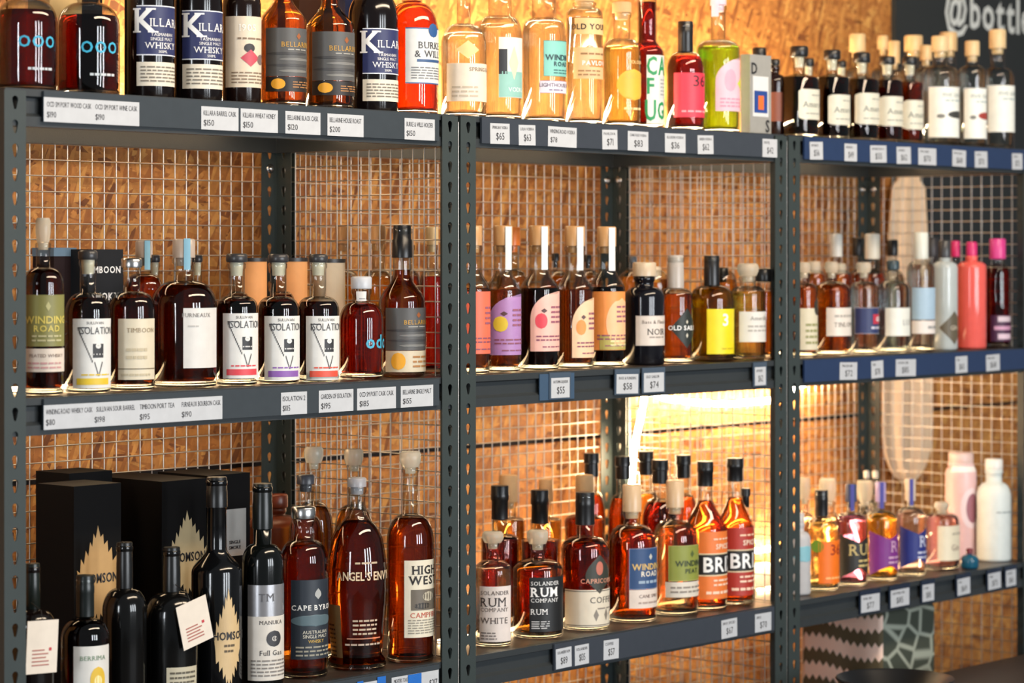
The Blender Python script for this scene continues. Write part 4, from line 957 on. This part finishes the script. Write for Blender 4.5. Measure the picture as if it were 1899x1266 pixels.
bt('dark coffee liqueur with black capsule, cream wrap label and dark crest', 1085, 90, 3, 912, 1018, 994, 32, ('capsule', BLK, 972, 36), DEEP, fill=1004, labels=[
    dict(y0=1088, y1=1156, xl=1044, ac=-20, col=(216, 206, 186), bands=[((80, 70, 62), 0.03, 0.05), ((80, 70, 62), 0.95, 0.97)], items=[T('COFFEE', 1107, 11, (90, 84, 80), serif=True, dx=16), ('l', 1120, 1126, 1, (140, 130, 120), 0.5, 0.95), ('p', 1124, 1146, 0.44, 0.52, (130, 122, 112), 'diamond'), ('p', 1124, 1146, 0.62, 0.70, (130, 122, 112), 'diamond'), T('AU', 1132, 8, (80, 76, 70), serif=True, dx=40)]),
    dict(y0=1024, y1=1096, xl=1086, ac=-14, col=(52, 54, 46), shape='crest', items=[T('CAPRICORN', 1072, 8, (226, 160, 130), serif=True), ('p', 1036, 1062, 0.36, 0.64, (190, 110, 90), 'circle')])])
bt('amber rum with cork stopper and navy blue label over a white strip', 1172, 92, 3, 898, 1010, 972, 32, ('cork', (206, 176, 140), 948, 35), (0.66, 0.30, 0.09), fill=982, labels=[
    dict(y0=1012, y1=1087, xl=1167, ac=-4, col=(44, 74, 118), rim=(150, 170, 200), items=[T('WINDING', 1046, 11, (214, 180, 110), bold=True), T('ROAD', 1059, 9, (232, 224, 206), bold=True), ('p', 1022, 1034, 0.45, 0.55, (190, 190, 180), 'diamond'), ('l', 1068, 1080, 1, (150, 170, 190), 0.2, 0.8)]),
    dict(y0=1088, y1=1122, xl=1167, ac=-4, col=(220, 206, 194), items=[T('CANE SPIRIT', 1100, 6, (120, 96, 90)), ('l', 1108, 1116, 1, (170, 150, 140), 0.2, 0.8)])])
bt('pale spirit with cork stopper and olive green label over a white strip', 1252, 86, 3, 890, 1000, 964, 30, ('cork', (206, 176, 140), 940, 33), (0.95, 0.82, 0.60), fill=974, labels=[
    dict(y0=1007, y1=1072, xl=1240, ac=-6, col=(136, 144, 62), rim=(190, 196, 120), items=[T('WINDING', 1040, 10, (46, 60, 40), bold=True), T('PEAT', 1054, 8, (46, 60, 40), bold=True), ('p', 1016, 1030, 0.45, 0.55, (80, 96, 50), 'diamond')]),
    dict(y0=1074, y1=1102, xl=1234, ac=-8, col=(214, 206, 192), items=[('l', 1080, 1096, 2, (140, 130, 120), 0.1, 0.9)])])
def brix(label, cx, w, ct, cb, cw, ysh, ynk, xl, y0, y1, col, liq):
    h = y1 - y0; k = y0 + h * 0.48
    bt(label, cx, w, 3, ct, ysh, ynk, 26, ('capsule', BLK, cb, cw), liq, fill=ynk + 8, sh='s', labels=[
        dict(y0=y0, y1=y1, xl=xl, ac=-4, col=col, items=[('p', k - 18, k + 20, 0.0, 1.0, (28, 26, 26)), ('p', k - 20, k - 17, 0.0, 1.0, (226, 206, 170)), ('p', k + 19, k + 22, 0.0, 1.0, (226, 206, 170)), T('BRIX', k + 1, 26, WHITE, bold=True, sx=0.95, dx=6), T('SPICED', y0 + h * 0.22, 9, (240, 214, 190), bold=True, dx=8), ('l', y0 + h * 0.08, y0 + h * 0.14, 1, (240, 200, 170), 0.3, 0.8), ('l', k + 26, y1 - 22, 2, (240, 205, 180), 0.3, 0.9), ('l', y1 - 18, y1 - 6, 1, (240, 205, 180), 0.15, 0.8)])], group='rum bottles with bold black band lettering')
brix('rum with black capsule and orange label with bold white letters on black', 1308, 80, 855, 901, 31, 985, 920, 1296, 982, 1106, (224, 118, 50), (0.82, 0.38, 0.11))
brix('rum with black capsule and red label with bold white letters on black', 1363, 68, 849, 892, 31, 978, 914, 1341, 975, 1100, (168, 48, 36), (0.90, 0.42, 0.12))
back = ((927, 70, 900, 962, 34, BLK, PORT, 0.20, 'black-capsuled red bottle behind the clear rum'), (943, 60, 880, 930, 34, 'cork', GOLD, 0.31, 'cork-stoppered golden bottle farthest back behind the clear rum'),
        (1001, 70, 908, 970, 34, BLK, PORT, 0.19, 'black-capsuled red bottle behind the black-labelled rum'), (1012, 58, 888, 930, 26, 'cork', GOLD, 0.31, 'cork-stoppered golden bottle behind the black-labelled rum'),
        (1084, 74, 880, 925, 34, 'cork', (0.84, 0.40, 0.11), 0.22, 'cork-stoppered amber bottle behind the coffee liqueur'), (1097, 52, 840, 883, 30, BLK, REDAMB, 0.31, 'black-capsuled orange bottle behind the coffee liqueur'),
        (1155, 54, 846, 888, 30, BLK, REDAMB, 0.26, 'black-capsuled orange bottle behind the navy-labelled rum'), (1198, 58, 836, 880, 29, BLK, GOLD, 0.30, 'black-capsuled golden bottle farthest back beside the upright light rope'),
        (1224, 66, 852, 896, 32, BLK, PORT, 0.20, 'black-capsuled dark red bottle between the two winding labels'), (1267, 56, 843, 886, 29, BLK, (0.9, 0.4, 0.12), 0.29, 'black-capsuled orange bottle behind the olive label'), (1383, 34, 905, 940, 18, BLK, WHISKY, 0.155, 'small black-capped bottle behind the red-labelled rum'))
for (cx, w, ct, cb, cw, cc, lq, dp, nm) in back:
    bt(nm, cx, w, 3, ct, 1000 if ct > 890 else 965, cb + 28, cw - 6, ('capsule' if cc == BLK else 'cork', cc, cb, cw), lq, fill=cb + 36, dep=dp, group='second row of bottles on the bottom shelf')

# ---- bottom shelf, right rack
bt('frosted bottle with pale blue dot beside the post of the right rack', 1482, 42, 3, 950, 1000, 985, 18, ('cap', (196, 190, 186), 968, 20), WATER, body=(186, 186, 188), rough=0.5, labels=[dict(y0=1010, y1=1040, xl=1470, ac=-14, col=(130, 186, 200), shape='circle')])
bt('clear bottle with black capsule, orange label numbered 36 and a green dot', 1523, 66, 3, 908, 985, 958, 22, ('capsule', BLK, 956, 25), (0.98, 0.86, 0.55), fill=968, labels=[dict(y0=1000, y1=1078, xl=1518, ac=-6, col=(238, 116, 20), items=[T('36', 1016, 19, (140, 24, 16), sx=1.1, dx=4), ('l', 1064, 1072, 1, (250, 190, 120), 0.2, 0.9)]), dict(y0=998, y1=1021, xl=1505, xr=1527, col=(100, 140, 40), shape='circle')])
rr = (('purple gin with black wedge label reading RUM', 1578, 62, 897, 930, 22, (60, 70, 100), 968, 950, (0.78, 0.46, 0.66), 1557, 990, 1066, (38, 36, 32), (206, 184, 120), 'RUM'),
      ('orange gin with violet wedge label', 1633, 64, 893, 930, 20, (170, 150, 190), 966, 946, (0.98, 0.74, 0.26), 1612, 984, 1060, (120, 44, 130), (200, 160, 190), 'R'),
      ('pale pink gin with royal blue wedge label and blue seal', 1688, 58, 887, 928, 20, (206, 190, 170), 960, 940, (0.99, 0.86, 0.86), 1664, 975, 1048, (30, 42, 120), (200, 205, 225), 'R'))
for (lb_, cx, w, ct, cb, cw, cc, ysh, ynk, lq, xl, y0, y1, lc, ic, txt) in rr:
    bt(lb_ + ' on the bottom shelf', cx, w, 3, ct, ysh, ynk, 16, ('cork', cc, cb, cw), lq, fill=ynk + 6, labels=[dict(y0=y0, y1=y1, xl=xl, ac=-12, col=lc, flare=1.0, items=[T(txt, y0 + 26, 20, ic, serif=True, dx=6), ('l', y0 + 42, y0 + 60, 2, ic, 0.4, 0.85)])], neckband=((70, 70, 150), ct, ynk - 4, cx - 1, cx + 6))
bt('short faceted pink gin bottle with cream label', 1746, 66, 3, 930, 964, 950, 24, ('glass', 'g', 944, 28), (0.98, 0.72, 0.74), fill=956, n=2.6, labels=[dict(y0=972, y1=1036, xl=1739, ac=-8, col=(226, 216, 190), items=[T('Gin', 1012, 11, (150, 130, 120), serif=True, dx=4), ('l', 982, 992, 1, (180, 170, 150), 0.4, 0.9)])])
bt('tall pale pink bottle with oval mauve label and white collar', 1782, 58, 3, 838, 880, 866, 44, ('cap', (214, 186, 180), 858, 46), None, body=(222, 184, 184), rough=0.3, dep=0.142, labels=[dict(y0=902, y1=978, xl=1781, ac=-12, col=(226, 206, 210), shape='circle', items=[('p', 912, 968, 0.22, 0.8, (150, 96, 110), 'circle')]), dict(y0=858, y1=873, xl=1762, ac=-14, R=0.027, col=(236, 230, 226))])
bt('frosted white bottle with pale green neck and white cap', 1843, 64, 3, 850, 922, 894, 30, ('cap', (232, 230, 226), 870, 33), WATER, body=(214, 222, 220), rough=0.5, labels=[dict(y0=940, y1=956, xl=1832, ac=-8, items=[('l', 944, 950, 1, (150, 160, 160), 0.2, 0.9)])])
x_, s_ = at(1843, 0.072)
bt('tiny squat teal bottle with maroon stopper in front of the tall pink bottle', 1798, 34, 3, 1016, 1040, 1028, 10, ('cap', (110, 24, 36), 1026, 13), None, body=(24, 84, 110), dep=0.035)
for i, (cx, w, ct, cb, cw) in enumerate(((1492, 40, 885, 925, 22), (1535, 50, 886, 928, 32), (1604, 46, 890, 928, 30))):
    bt('clear stoppered bottle in the second row behind the orange label, %s' % ('left one', 'middle one', 'right one')[i], cx, w, 3, ct, 975, 950, cw - 6, ('glass', 'g', cb, cw), (0.98, 0.80, 0.55), fill=958, dep=0.19, group='clear stoppered bottles in the second row')
for i, cx in enumerate((1607, 1623)):
    bt('tiny bottle with cream ball cap at the back of the right rack, %s of two' % ('left', 'right')[i], cx, 24, 3, 872, 950, 930, 10, ('cap', (222, 214, 200), 886, 11), PALE, fill=935, dep=0.29 + 0.03 * i, group='tiny bottles with ball caps')

# silver tin on the top shelf
carton('silver-grey tin with black letters and a blue and orange card, on the top shelf', 1391, 0.05, 0.068, 0.022, 1, 100, (150, 150, 146), 'tin_box', [('rect', 140, 215, 0.12, 0.86, (214, 216, 216)), ('rect', 167, 208, 0.18, 0.80, (40, 70, 140)), ('rect', 176, 202, 0.36, 0.62, (224, 110, 50)), ('text', 'D', 126, 20, (40, 40, 42), 0.22), ('text', 'S', 232, 22, (40, 40, 42), 0.85)], cat='tin')
# things behind the front row on the top shelf, left rack
carton('tan carton between the two stout cyan-lettered bottles, top shelf', 92, 0.16, 0.06, 0.05, 1, -30, (198, 164, 110))
carton('black carton behind the second cyan-lettered bottle, top shelf', 122, 0.20, 0.07, 0.06, 1, -40, (24, 20, 22))
carton('navy carton behind the grey seascape labels, top shelf', 640, 0.18, 0.055, 0.05, 1, -60, (30, 36, 66))
carton('dark brown carton between the grey seascape bottles, top shelf', 555, 0.18, 0.055, 0.05, 1, -50, (60, 32, 18))

# ------------------------------------------------------------------ hanging paper tags on two bottles
def find(label):
    return [o for o in COL.objects if o.get('label') == label][0]
def hang_tag(label, x0, y0, x1, y1, tilt, lines):
    root = find(label); d = root.location.y - 0.047; xa, s = at((x0 + x1) / 2, d)
    w = (x1 - x0) / s / 0.72; h = (y1 - y0) / s; zc_ = zpx((y0 + y1) / 2, s)
    t = MB(); t.box(-w / 2, w / 2, -0.0004, 0.0004, -h / 2, h / 2, mat((224, 214, 200), 0.6))
    o = t.build('hang_tag', root, (xa - root.location.x, d - root.location.y, zc_ - root.location.z)); o.rotation_euler = (0, tilt, 0)
    k = MB(); rnd = random.Random(3)
    for i in range(5):
        zz = h * (-0.06 - 0.07 * i); wd = w * rnd.uniform(0.3, 0.7)
        k.box(-w * 0.32, -w * 0.32 + wd, -0.0009, -0.0005, zz - 0.0009, zz + 0.0009, mat((170, 110, 100), 0.6))
    k.box(w * 0.22, w * 0.30, -0.0009, -0.0005, -h * 0.08, -h * 0.02, mat((190, 60, 70), 0.6))
    k.build('lettering', o)
    st = MB(); st.path([(0, 0.0005, h * 0.42), (0.004, 0.01, h * 0.5 + 0.012), (0.002, 0.03, h * 0.5 + 0.022)], 0.0006, mat((30, 28, 26), 0.7), 6); st.build('string', o)
hang_tag('near-black bottle beside the left post with a white hanging tag', 52, 1150, 104, 1248, 0.05, 5)
hang_tag('near-black bottle with small cream label and a tilted white tag', 334, 1112, 388, 1196, -0.24, 5)

# ------------------------------------------------------------------ price tags
ORD = ('first', 'second', 'third', 'fourth', 'fifth', 'sixth', 'seventh', 'eighth')
def price_tag(label, key, zi, x0, x1, lines, holder=None, tilt=0.0, front=-0.0022, tape=None):
    xa, s = at(x0, front); xb, _ = at(x1, front)
    w = xb - xa; h = 0.034; zt = zi - 0.0105
    root = thing('price_tag', ((xa + xb) / 2, front, zt - h), label, 'price tag', 'paper price tags on the shelf edges')
    root.rotation_euler = (0, tilt, 0)
    MB().box(-w / 2, w / 2, -0.0004, 0.0002, 0, h, PAPER).build('paper', root)
    if holder: MB().box(-w / 2 - 0.004, w / 2 + 0.004, 0.0002, 0.0025, -0.002, h + 0.009, mat(holder, 0.25)).build('holder', root)
    tb = MB()
    for (txt, u, v, hh, mx) in lines:
        V, Fc, tw = text2d(txt, hh, bold=False); q = min(1.0, mx * w / max(tw, 1e-5))
        x_l = -w / 2 + u * w
        tb.add([((vx + tw / 2) * q + x_l, -0.0007, v * h + vz) for vx, vz in V], Fc, mat(INK, 0.6))
    tb.build('lettering', root)
    for (u0, u1, z0, z1) in (tape or ()):
        MB().box(-w / 2 + u0 * w, -w / 2 + u1 * w, -0.0016, -0.0009, z0 * h, z1 * h, mat((30, 104, 190), 0.5, bump=0.4)).build('tape', root)
    return root
def row(key, zi, rackname, shelfname, tags, holder=None, front=-0.0022, style='c'):
    n_ = len(tags)
    for i, tg in enumerate(tags):
        x0, x1, name, price = tg[:4]
        if style == 'l': ln = [(name, 0.06, 0.72, 0.0072, 0.88), (price, 0.06, 0.30, 0.0085, 0.3)]
        else: ln = [(name, 0.10, 0.80, 0.0046, 0.8), (price, 0.30, 0.38, 0.0115, 0.45)]
        if len(tg) > 4 and isinstance(tg[4], list): ln = tg[4]
        which = 'only' if n_ == 1 else ORD[i] + ' from the left'
        price_tag('white price tag, %s on the %s shelf edge of %s rack' % (which, shelfname, rackname), key, zi, x0, x1, ln, holder, random.uniform(-0.03, 0.03) if style == 'c' else 0, front)
row('A', Z1, 'left', 'top', [
    (81, 258, '', '', [('OCD SM PORT WOOD CASK', 0.03, 0.72, 0.007, 0.46), ('OCD SM PORT WINE CASK', 0.53, 0.72, 0.007, 0.45), ('$190', 0.03, 0.30, 0.008, 0.1), ('$190', 0.53, 0.30, 0.008, 0.1)]),
    (373, 442, 'KILLARA BARREL CASK', '$150'), (446, 515, 'KILLARA WHEAT HONEY', '$150'), (529, 594, 'BELLARINE BLACK CASK', '$120'), (607, 674, 'BELLARINE HOUSE ROAST', '$200'), (750, 806, 'BURKE & WILLS HOLDER', '$150')], style='l')
row('B', Z1, 'middle', 'top', [(909, 945, 'SPRING BAY VODKA', '$65'), (962, 993, 'LOLA VODKA', '$63'), (1016, 1069, 'WINDING ROAD VODKA', '$78', [('WINDING ROAD VODKA', 0.06, 0.76, 0.0065, 0.88), ('$78', 0.08, 0.34, 0.0085, 0.25)]), (1117, 1145, 'PAVLOVA', '$71'), (1164, 1202, 'CANE FUGO VODKA', '$83'), (1233, 1271, 'ILLUSION VODKA', '$36'), (1294, 1323, 'GREEN VODKA', '$62'), (1414, 1441, 'DISTIL', '$42')])
row('C', Z1, 'right', 'top', [(1502, 1526, 'AMARO', '$56'), (1566, 1589, 'AMARO', '$49'), (1614, 1644, 'AMARO NO 3', '$55'), (1663, 1689, 'AMARO', '$62'), (1703, 1736, 'FIVE OAKS', '$70'), (1766, 1791, 'FIVE OAKS', '$68'), (1808, 1831, 'OAKS', '$70'), (1877, 1896, 'OAKS', '$72')])
row('A', Z2, 'left', 'middle', [
    (81, 412, '', '', [('WINDING ROAD WHISKY CASK', 0.01, 0.72, 0.007, 0.25), ('SULLIVAN SOUR BARREL,', 0.28, 0.72, 0.007, 0.22), ('TIMBOON PORT TEA', 0.52, 0.72, 0.007, 0.20), ('FURNEAUX BOURBON CASK', 0.76, 0.72, 0.007, 0.23), ('$110', 0.01, 0.30, 0.008, 0.06), ('$198', 0.27, 0.30, 0.008, 0.06), ('$195', 0.52, 0.30, 0.008, 0.06), ('$190', 0.76, 0.30, 0.008, 0.06)]),
    (521, 569, 'ISOLATION 2', '$105'), (591, 655, 'GARDEN OF ISOLATION', '$195'), (662, 734, 'OCD SM PORT CASK CASK', '$185'), (743, 803, 'BELLARINE SINGLE MALT', '$155')], style='l')
row('B', Z2, 'middle', 'middle', [(1022, 1056, 'AUTUMN LIQUEUR', '$55'), (1143, 1183, 'BASS & FLINDERS', '$58'), (1194, 1231, 'OLD SAILOR', '$74'), (1400, 1420, 'AMARI', '$62')], holder=(70, 84, 100), front=-0.0012)
row('C', Z2, 'right', 'middle', [(1557, 1589, 'TINLOM GIN', '$72'), (1616, 1638, 'GIN', '$78'), (1661, 1698, 'LUI DRY GIN', '$85'), (1772, 1794, 'GIN', '$65'), (1829, 1854, 'PINK GIN', '$68')])
price_tag('price tag stuck down with blue tape next to the left rack front post', 'A', Z3, 726, 813, [('MICHTERS TOASTED BARREL', 0.05, 0.80, 0.006, 0.5), ('$217', 0.80, 0.45, 0.010, 0.18)], front=-0.0022, tape=[(0.34, 0.62, 0.2, 1.0)])
price_tag('smaller price tag with blue tape, left of the other taped tag', 'A', Z3, 668, 712, [('CAPE BYRON', 0.1, 0.80, 0.006, 0.7), ('$149', 0.2, 0.42, 0.010, 0.4)], front=-0.0022, tape=[(-0.15, 0.1, 0.3, 1.1), (0.7, 1.05, 0.4, 1.15)])
row('B', Z3, 'middle', 'bottom', [(1031, 1060, 'SOLANDER RUM', '$89'), (1066, 1092, 'SOLANDER', '$135'), (1119, 1147, 'COFFEE', '$57'), (1338, 1367, 'BRIX SPICED', '$67'), (1400, 1430, 'BRIX', '$70')], front=-0.0022)
hx0, _ = at(1028, -0.001); hx1, _ = at(1436, -0.001)
MB().box(hx0 - XB, hx1 - XB, -0.0015, 0.0025, Z3 - 0.0465, Z3 - 0.002, STRIP['B']).build('label_strip', rack['B'])
bx_, _ = at(1003, -0.001); by_, _ = at(1067, -0.001)
MB().box(bx_ - XB, by_ - XB, 0.0014, 0.0033, Z2 - 0.0475, Z2 - 0.003, mat((62, 84, 108), 0.25)).build('label_strip', rack['B'])
row('C', Z3, 'right', 'bottom', [(1597, 1631, 'RARE GIN', '$77'), (1652, 1686, 'RUM PINK GIN', '$85'), (1711, 1732, 'R GIN', '$85'), (1776, 1799, 'GIN', '$69'), (1833, 1856, 'PINK', '$75'), (1866, 1884, 'WHITE', '$60')], holder=(34, 44, 62), front=-0.0012)

# ------------------------------------------------------------------ cloth hanging behind the right rack
def folds(u, v):
    return 0.006 * sin(u * 15) + 0.004 * sin(u * 31 + v * 3)
xa, s_ = at(1642, 0.47); xb, _ = at(1738, 0.47)
ztop, zbot = zpx(318, s_), zpx(902, s_)
cw = xb - xa; mb = MB(); nu, nv = 36, 44; vs = []; fs = []
for side_ in (0, 1):
    for j in range(nv + 1):
        v = j / nv; z = ztop + (zbot - ztop) * v
        prof_ = 0.42 if v < 0.03 else min(1.0, 0.62 + 0.38 * min(1, (v - 0.03) / 0.45))
        if v > 0.82: prof_ *= sqrt(max(0.02, 1 - ((v - 0.82) / 0.18) ** 2.2))
        for i in range(nu + 1):
            u = i / nu
            vs.append((cw * (0.5 + (u - 0.5) * prof_), 0.474 + folds(u, v) + (0.003 if side_ else 0) - 0.474, z - zbot))
N = (nu + 1) * (nv + 1)
for j in range(nv):
    for i in range(nu):
        a = j * (nu + 1) + i; fs += [(a, a + nu + 1, a + nu + 2, a + 1), (N + a, N + a + 1, N + a + nu + 2, N + a + nu + 1)]
for j in range(nv):
    a = j * (nu + 1); b = a + nu; fs += [(a, N + a, N + a + nu + 1, a + nu + 1), (b, b + nu + 1, N + b + nu + 1, N + b)]
for i in range(nu):
    fs += [(i, i + 1, N + i + 1, N + i)]; a = nv * (nu + 1) + i; fs += [(a, N + a, N + a + 1, a + 1)]
o = mb.add(vs, fs, mat((236, 204, 168), 0.85, bump=0.3), True).build('hanging_cloth', None, (xa, 0.474, zbot))
tag(o, 'pale tan cloth with rounded lower edge hanging on the wall behind the right rack', 'cloth')

# ------------------------------------------------------------------ patterned fabric box under the right rack's bottom shelf
def pattern_material():
    m = bpy.data.materials.new('patterned_fabric'); m.use_nodes = True
    nt = m.node_tree; b = nt.nodes['Principled BSDF']; L = nt.links
    tc = nt.nodes.new('ShaderNodeTexCoord')
    mp = nt.nodes.new('ShaderNodeMapping'); mp.inputs['Scale'].default_value = (16, 10, 20)
    L.new(tc.outputs['Object'], mp.inputs['Vector'])
    vo = nt.nodes.new('ShaderNodeTexVoronoi'); vo.feature = 'DISTANCE_TO_EDGE'; vo.inputs['Scale'].default_value = 0.9
    L.new(mp.outputs[0], vo.inputs['Vector'])
    def math(op, a, b_):
        q = nt.nodes.new('ShaderNodeMath'); q.operation = op
        for k_, v_ in ((0, a), (1, b_)):
            if isinstance(v_, (int, float)): q.inputs[k_].default_value = v_
            else: L.new(v_, q.inputs[k_])
        return q.outputs[0]
    so = nt.nodes.new('ShaderNodeSeparateXYZ'); L.new(tc.outputs['Object'], so.inputs[0])
    zig = math('PINGPONG', so.outputs[1], 0.0085)
    swell = math('MULTIPLY', math('SINE', math('MULTIPLY', so.outputs[1], 30.0), 0), 0.006)
    v_ = math('ADD', math('ADD', so.outputs[2], math('MULTIPLY', zig, 1.3)), swell)
    band = math('MULTIPLY', math('PINGPONG', v_, 0.029), 34.5)
    ra = nt.nodes.new('ShaderNodeValToRGB'); ra.color_ramp.elements[0].position = 0.03; ra.color_ramp.elements[0].color = (1, 1, 1, 1); ra.color_ramp.elements[1].position = 0.09; ra.color_ramp.elements[1].color = (0, 0, 0, 1)
    L.new(vo.outputs['Distance'], ra.inputs[0])
    rb = nt.nodes.new('ShaderNodeValToRGB'); rb.color_ramp.elements[0].position = 0.46; rb.color_ramp.elements[1].position = 0.52
    L.new(band, rb.inputs[0])
    geo = nt.nodes.new('ShaderNodeNewGeometry'); sx = nt.nodes.new('ShaderNodeSeparateXYZ'); L.new(geo.outputs['Normal'], sx.inputs[0])
    lt = nt.nodes.new('ShaderNodeMath'); lt.operation = 'LESS_THAN'; lt.inputs[1].default_value = -0.5; L.new(sx.outputs[0], lt.inputs[0])
    pick = nt.nodes.new('ShaderNodeMix'); pick.data_type = 'RGBA'; L.new(lt.outputs[0], pick.inputs['Factor']); L.new(ra.outputs[0], pick.inputs['A']); L.new(rb.outputs[0], pick.inputs['B'])
    def two(a, b_):
        q = nt.nodes.new('ShaderNodeMix'); q.data_type = 'RGBA'; q.inputs['A'].default_value = lin(a); q.inputs['B'].default_value = lin(b_); L.new(lt.outputs[0], q.inputs['Factor']); return q
    qd, ql = two((58, 64, 54), (84, 74, 52)), two((150, 156, 142), (230, 200, 184))  # lamp warmth painted into the left side's colours, cool daylight into the front's
    mx = nt.nodes.new('ShaderNodeMix'); mx.data_type = 'RGBA'; L.new(qd.outputs['Result'], mx.inputs['A']); L.new(ql.outputs['Result'], mx.inputs['B'])
    L.new(pick.outputs['Result'], mx.inputs['Factor']); L.new(mx.outputs['Result'], b.inputs['Base Color']); b.inputs['Roughness'].default_value = 0.9
    return m
xc, s_ = at(1636, 0.06); ht = zpx(1134, s_) - Z4
w_, d_ = 0.205, 0.20; mb = MB(); r_ = 0.012; pm = pattern_material()
def rounded(w, d, h, r, m, name, loc):
    prof = []
    def ring(ins, z):
        pts = []
        for (cx_, cy_, a0) in ((w - r, d - r, 0), (r, d - r, pi / 2), (r, r, pi), (w - r, r, 1.5 * pi)):
            for k in range(5):
                a = a0 + k * pi / 8; pts.append((cx_ + (r - ins) * cos(a), cy_ + (r - ins) * sin(a), z))
        return pts
    rings = [ring(r * (1 - sin(k * pi / 8)), r * (1 - cos(k * pi / 8))) for k in range(5)] + [ring(r * (1 - cos(k * pi / 8)), h - r + r * sin(k * pi / 8)) for k in range(5)]
    vs = [p for q in rings for p in q]; n = 20; fs = []
    for j in range(len(rings) - 1):
        for k in range(n): fs.append((j * n + k, j * n + (k + 1) % n, (j + 1) * n + (k + 1) % n, (j + 1) * n + k))
    fs += [tuple(range(n))[::-1], tuple((len(rings) - 1) * n + k for k in range(n))]
    return MB().add(vs, fs, m, True).build(name, None, loc)
o = rounded(w_, d_, ht, r_, pm, 'fabric_box', (xc, 0.06, Z4)); sharp(o, 40)
tag(o, 'soft box in patterned fabric with lamp and daylight tints painted in below the right rack bottom shelf', 'fabric box')

# ------------------------------------------------------------------ dark table in front of the right rack, with a black bowl
ty = -0.10; tx0, s0 = at(1640, ty); tx1, s1 = at(1899, ty); tz = zpx(1213, s1)
TW = mat((46, 36, 31), 0.45, bump=0.2)
t = thing('table', (tx0 - 0.45, ty - 0.6, 0), 'dark brown table with flat top in front of the right rack', 'table')
MB().box(0, 1.73, 0, 0.6, tz - 0.03, tz, TW).build('table_top', t)
for (lx, ly) in ((0.03, 0.03), (1.65, 0.03), (0.03, 0.52), (1.65, 0.52)):
    MB().box(lx, lx + 0.05, ly, ly + 0.05, 0, tz - 0.03, TW).build('leg', t)
trx, _ = at(1660, ty - 0.12)
tr = MB(); rr_ = 0.110
tr.lathe([(0, 0), (rr_ * 0.62, 0), (rr_ * 0.66, 0.003), (rr_ * 0.86, 0.022), (rr_, 0.044), (rr_ - 0.002, 0.046), (rr_ - 0.006, 0.043), (rr_ * 0.80, 0.022), (rr_ * 0.6, 0.008), (0, 0.006)], mat((14, 14, 16), 0.3), 48)
o = tr.build('bowl', None, (trx, ty - 0.12, tz)); sharp(o, 45)
tag(o, 'shallow round black bowl on the dark table', 'bowl')
for o in COL.objects:
    if o.parent and o.name.split('.')[0] in ('lettering', 'printed_lettering'): o['kind'] = 'stuff'
print('bottles', NB['n'], 'script done')
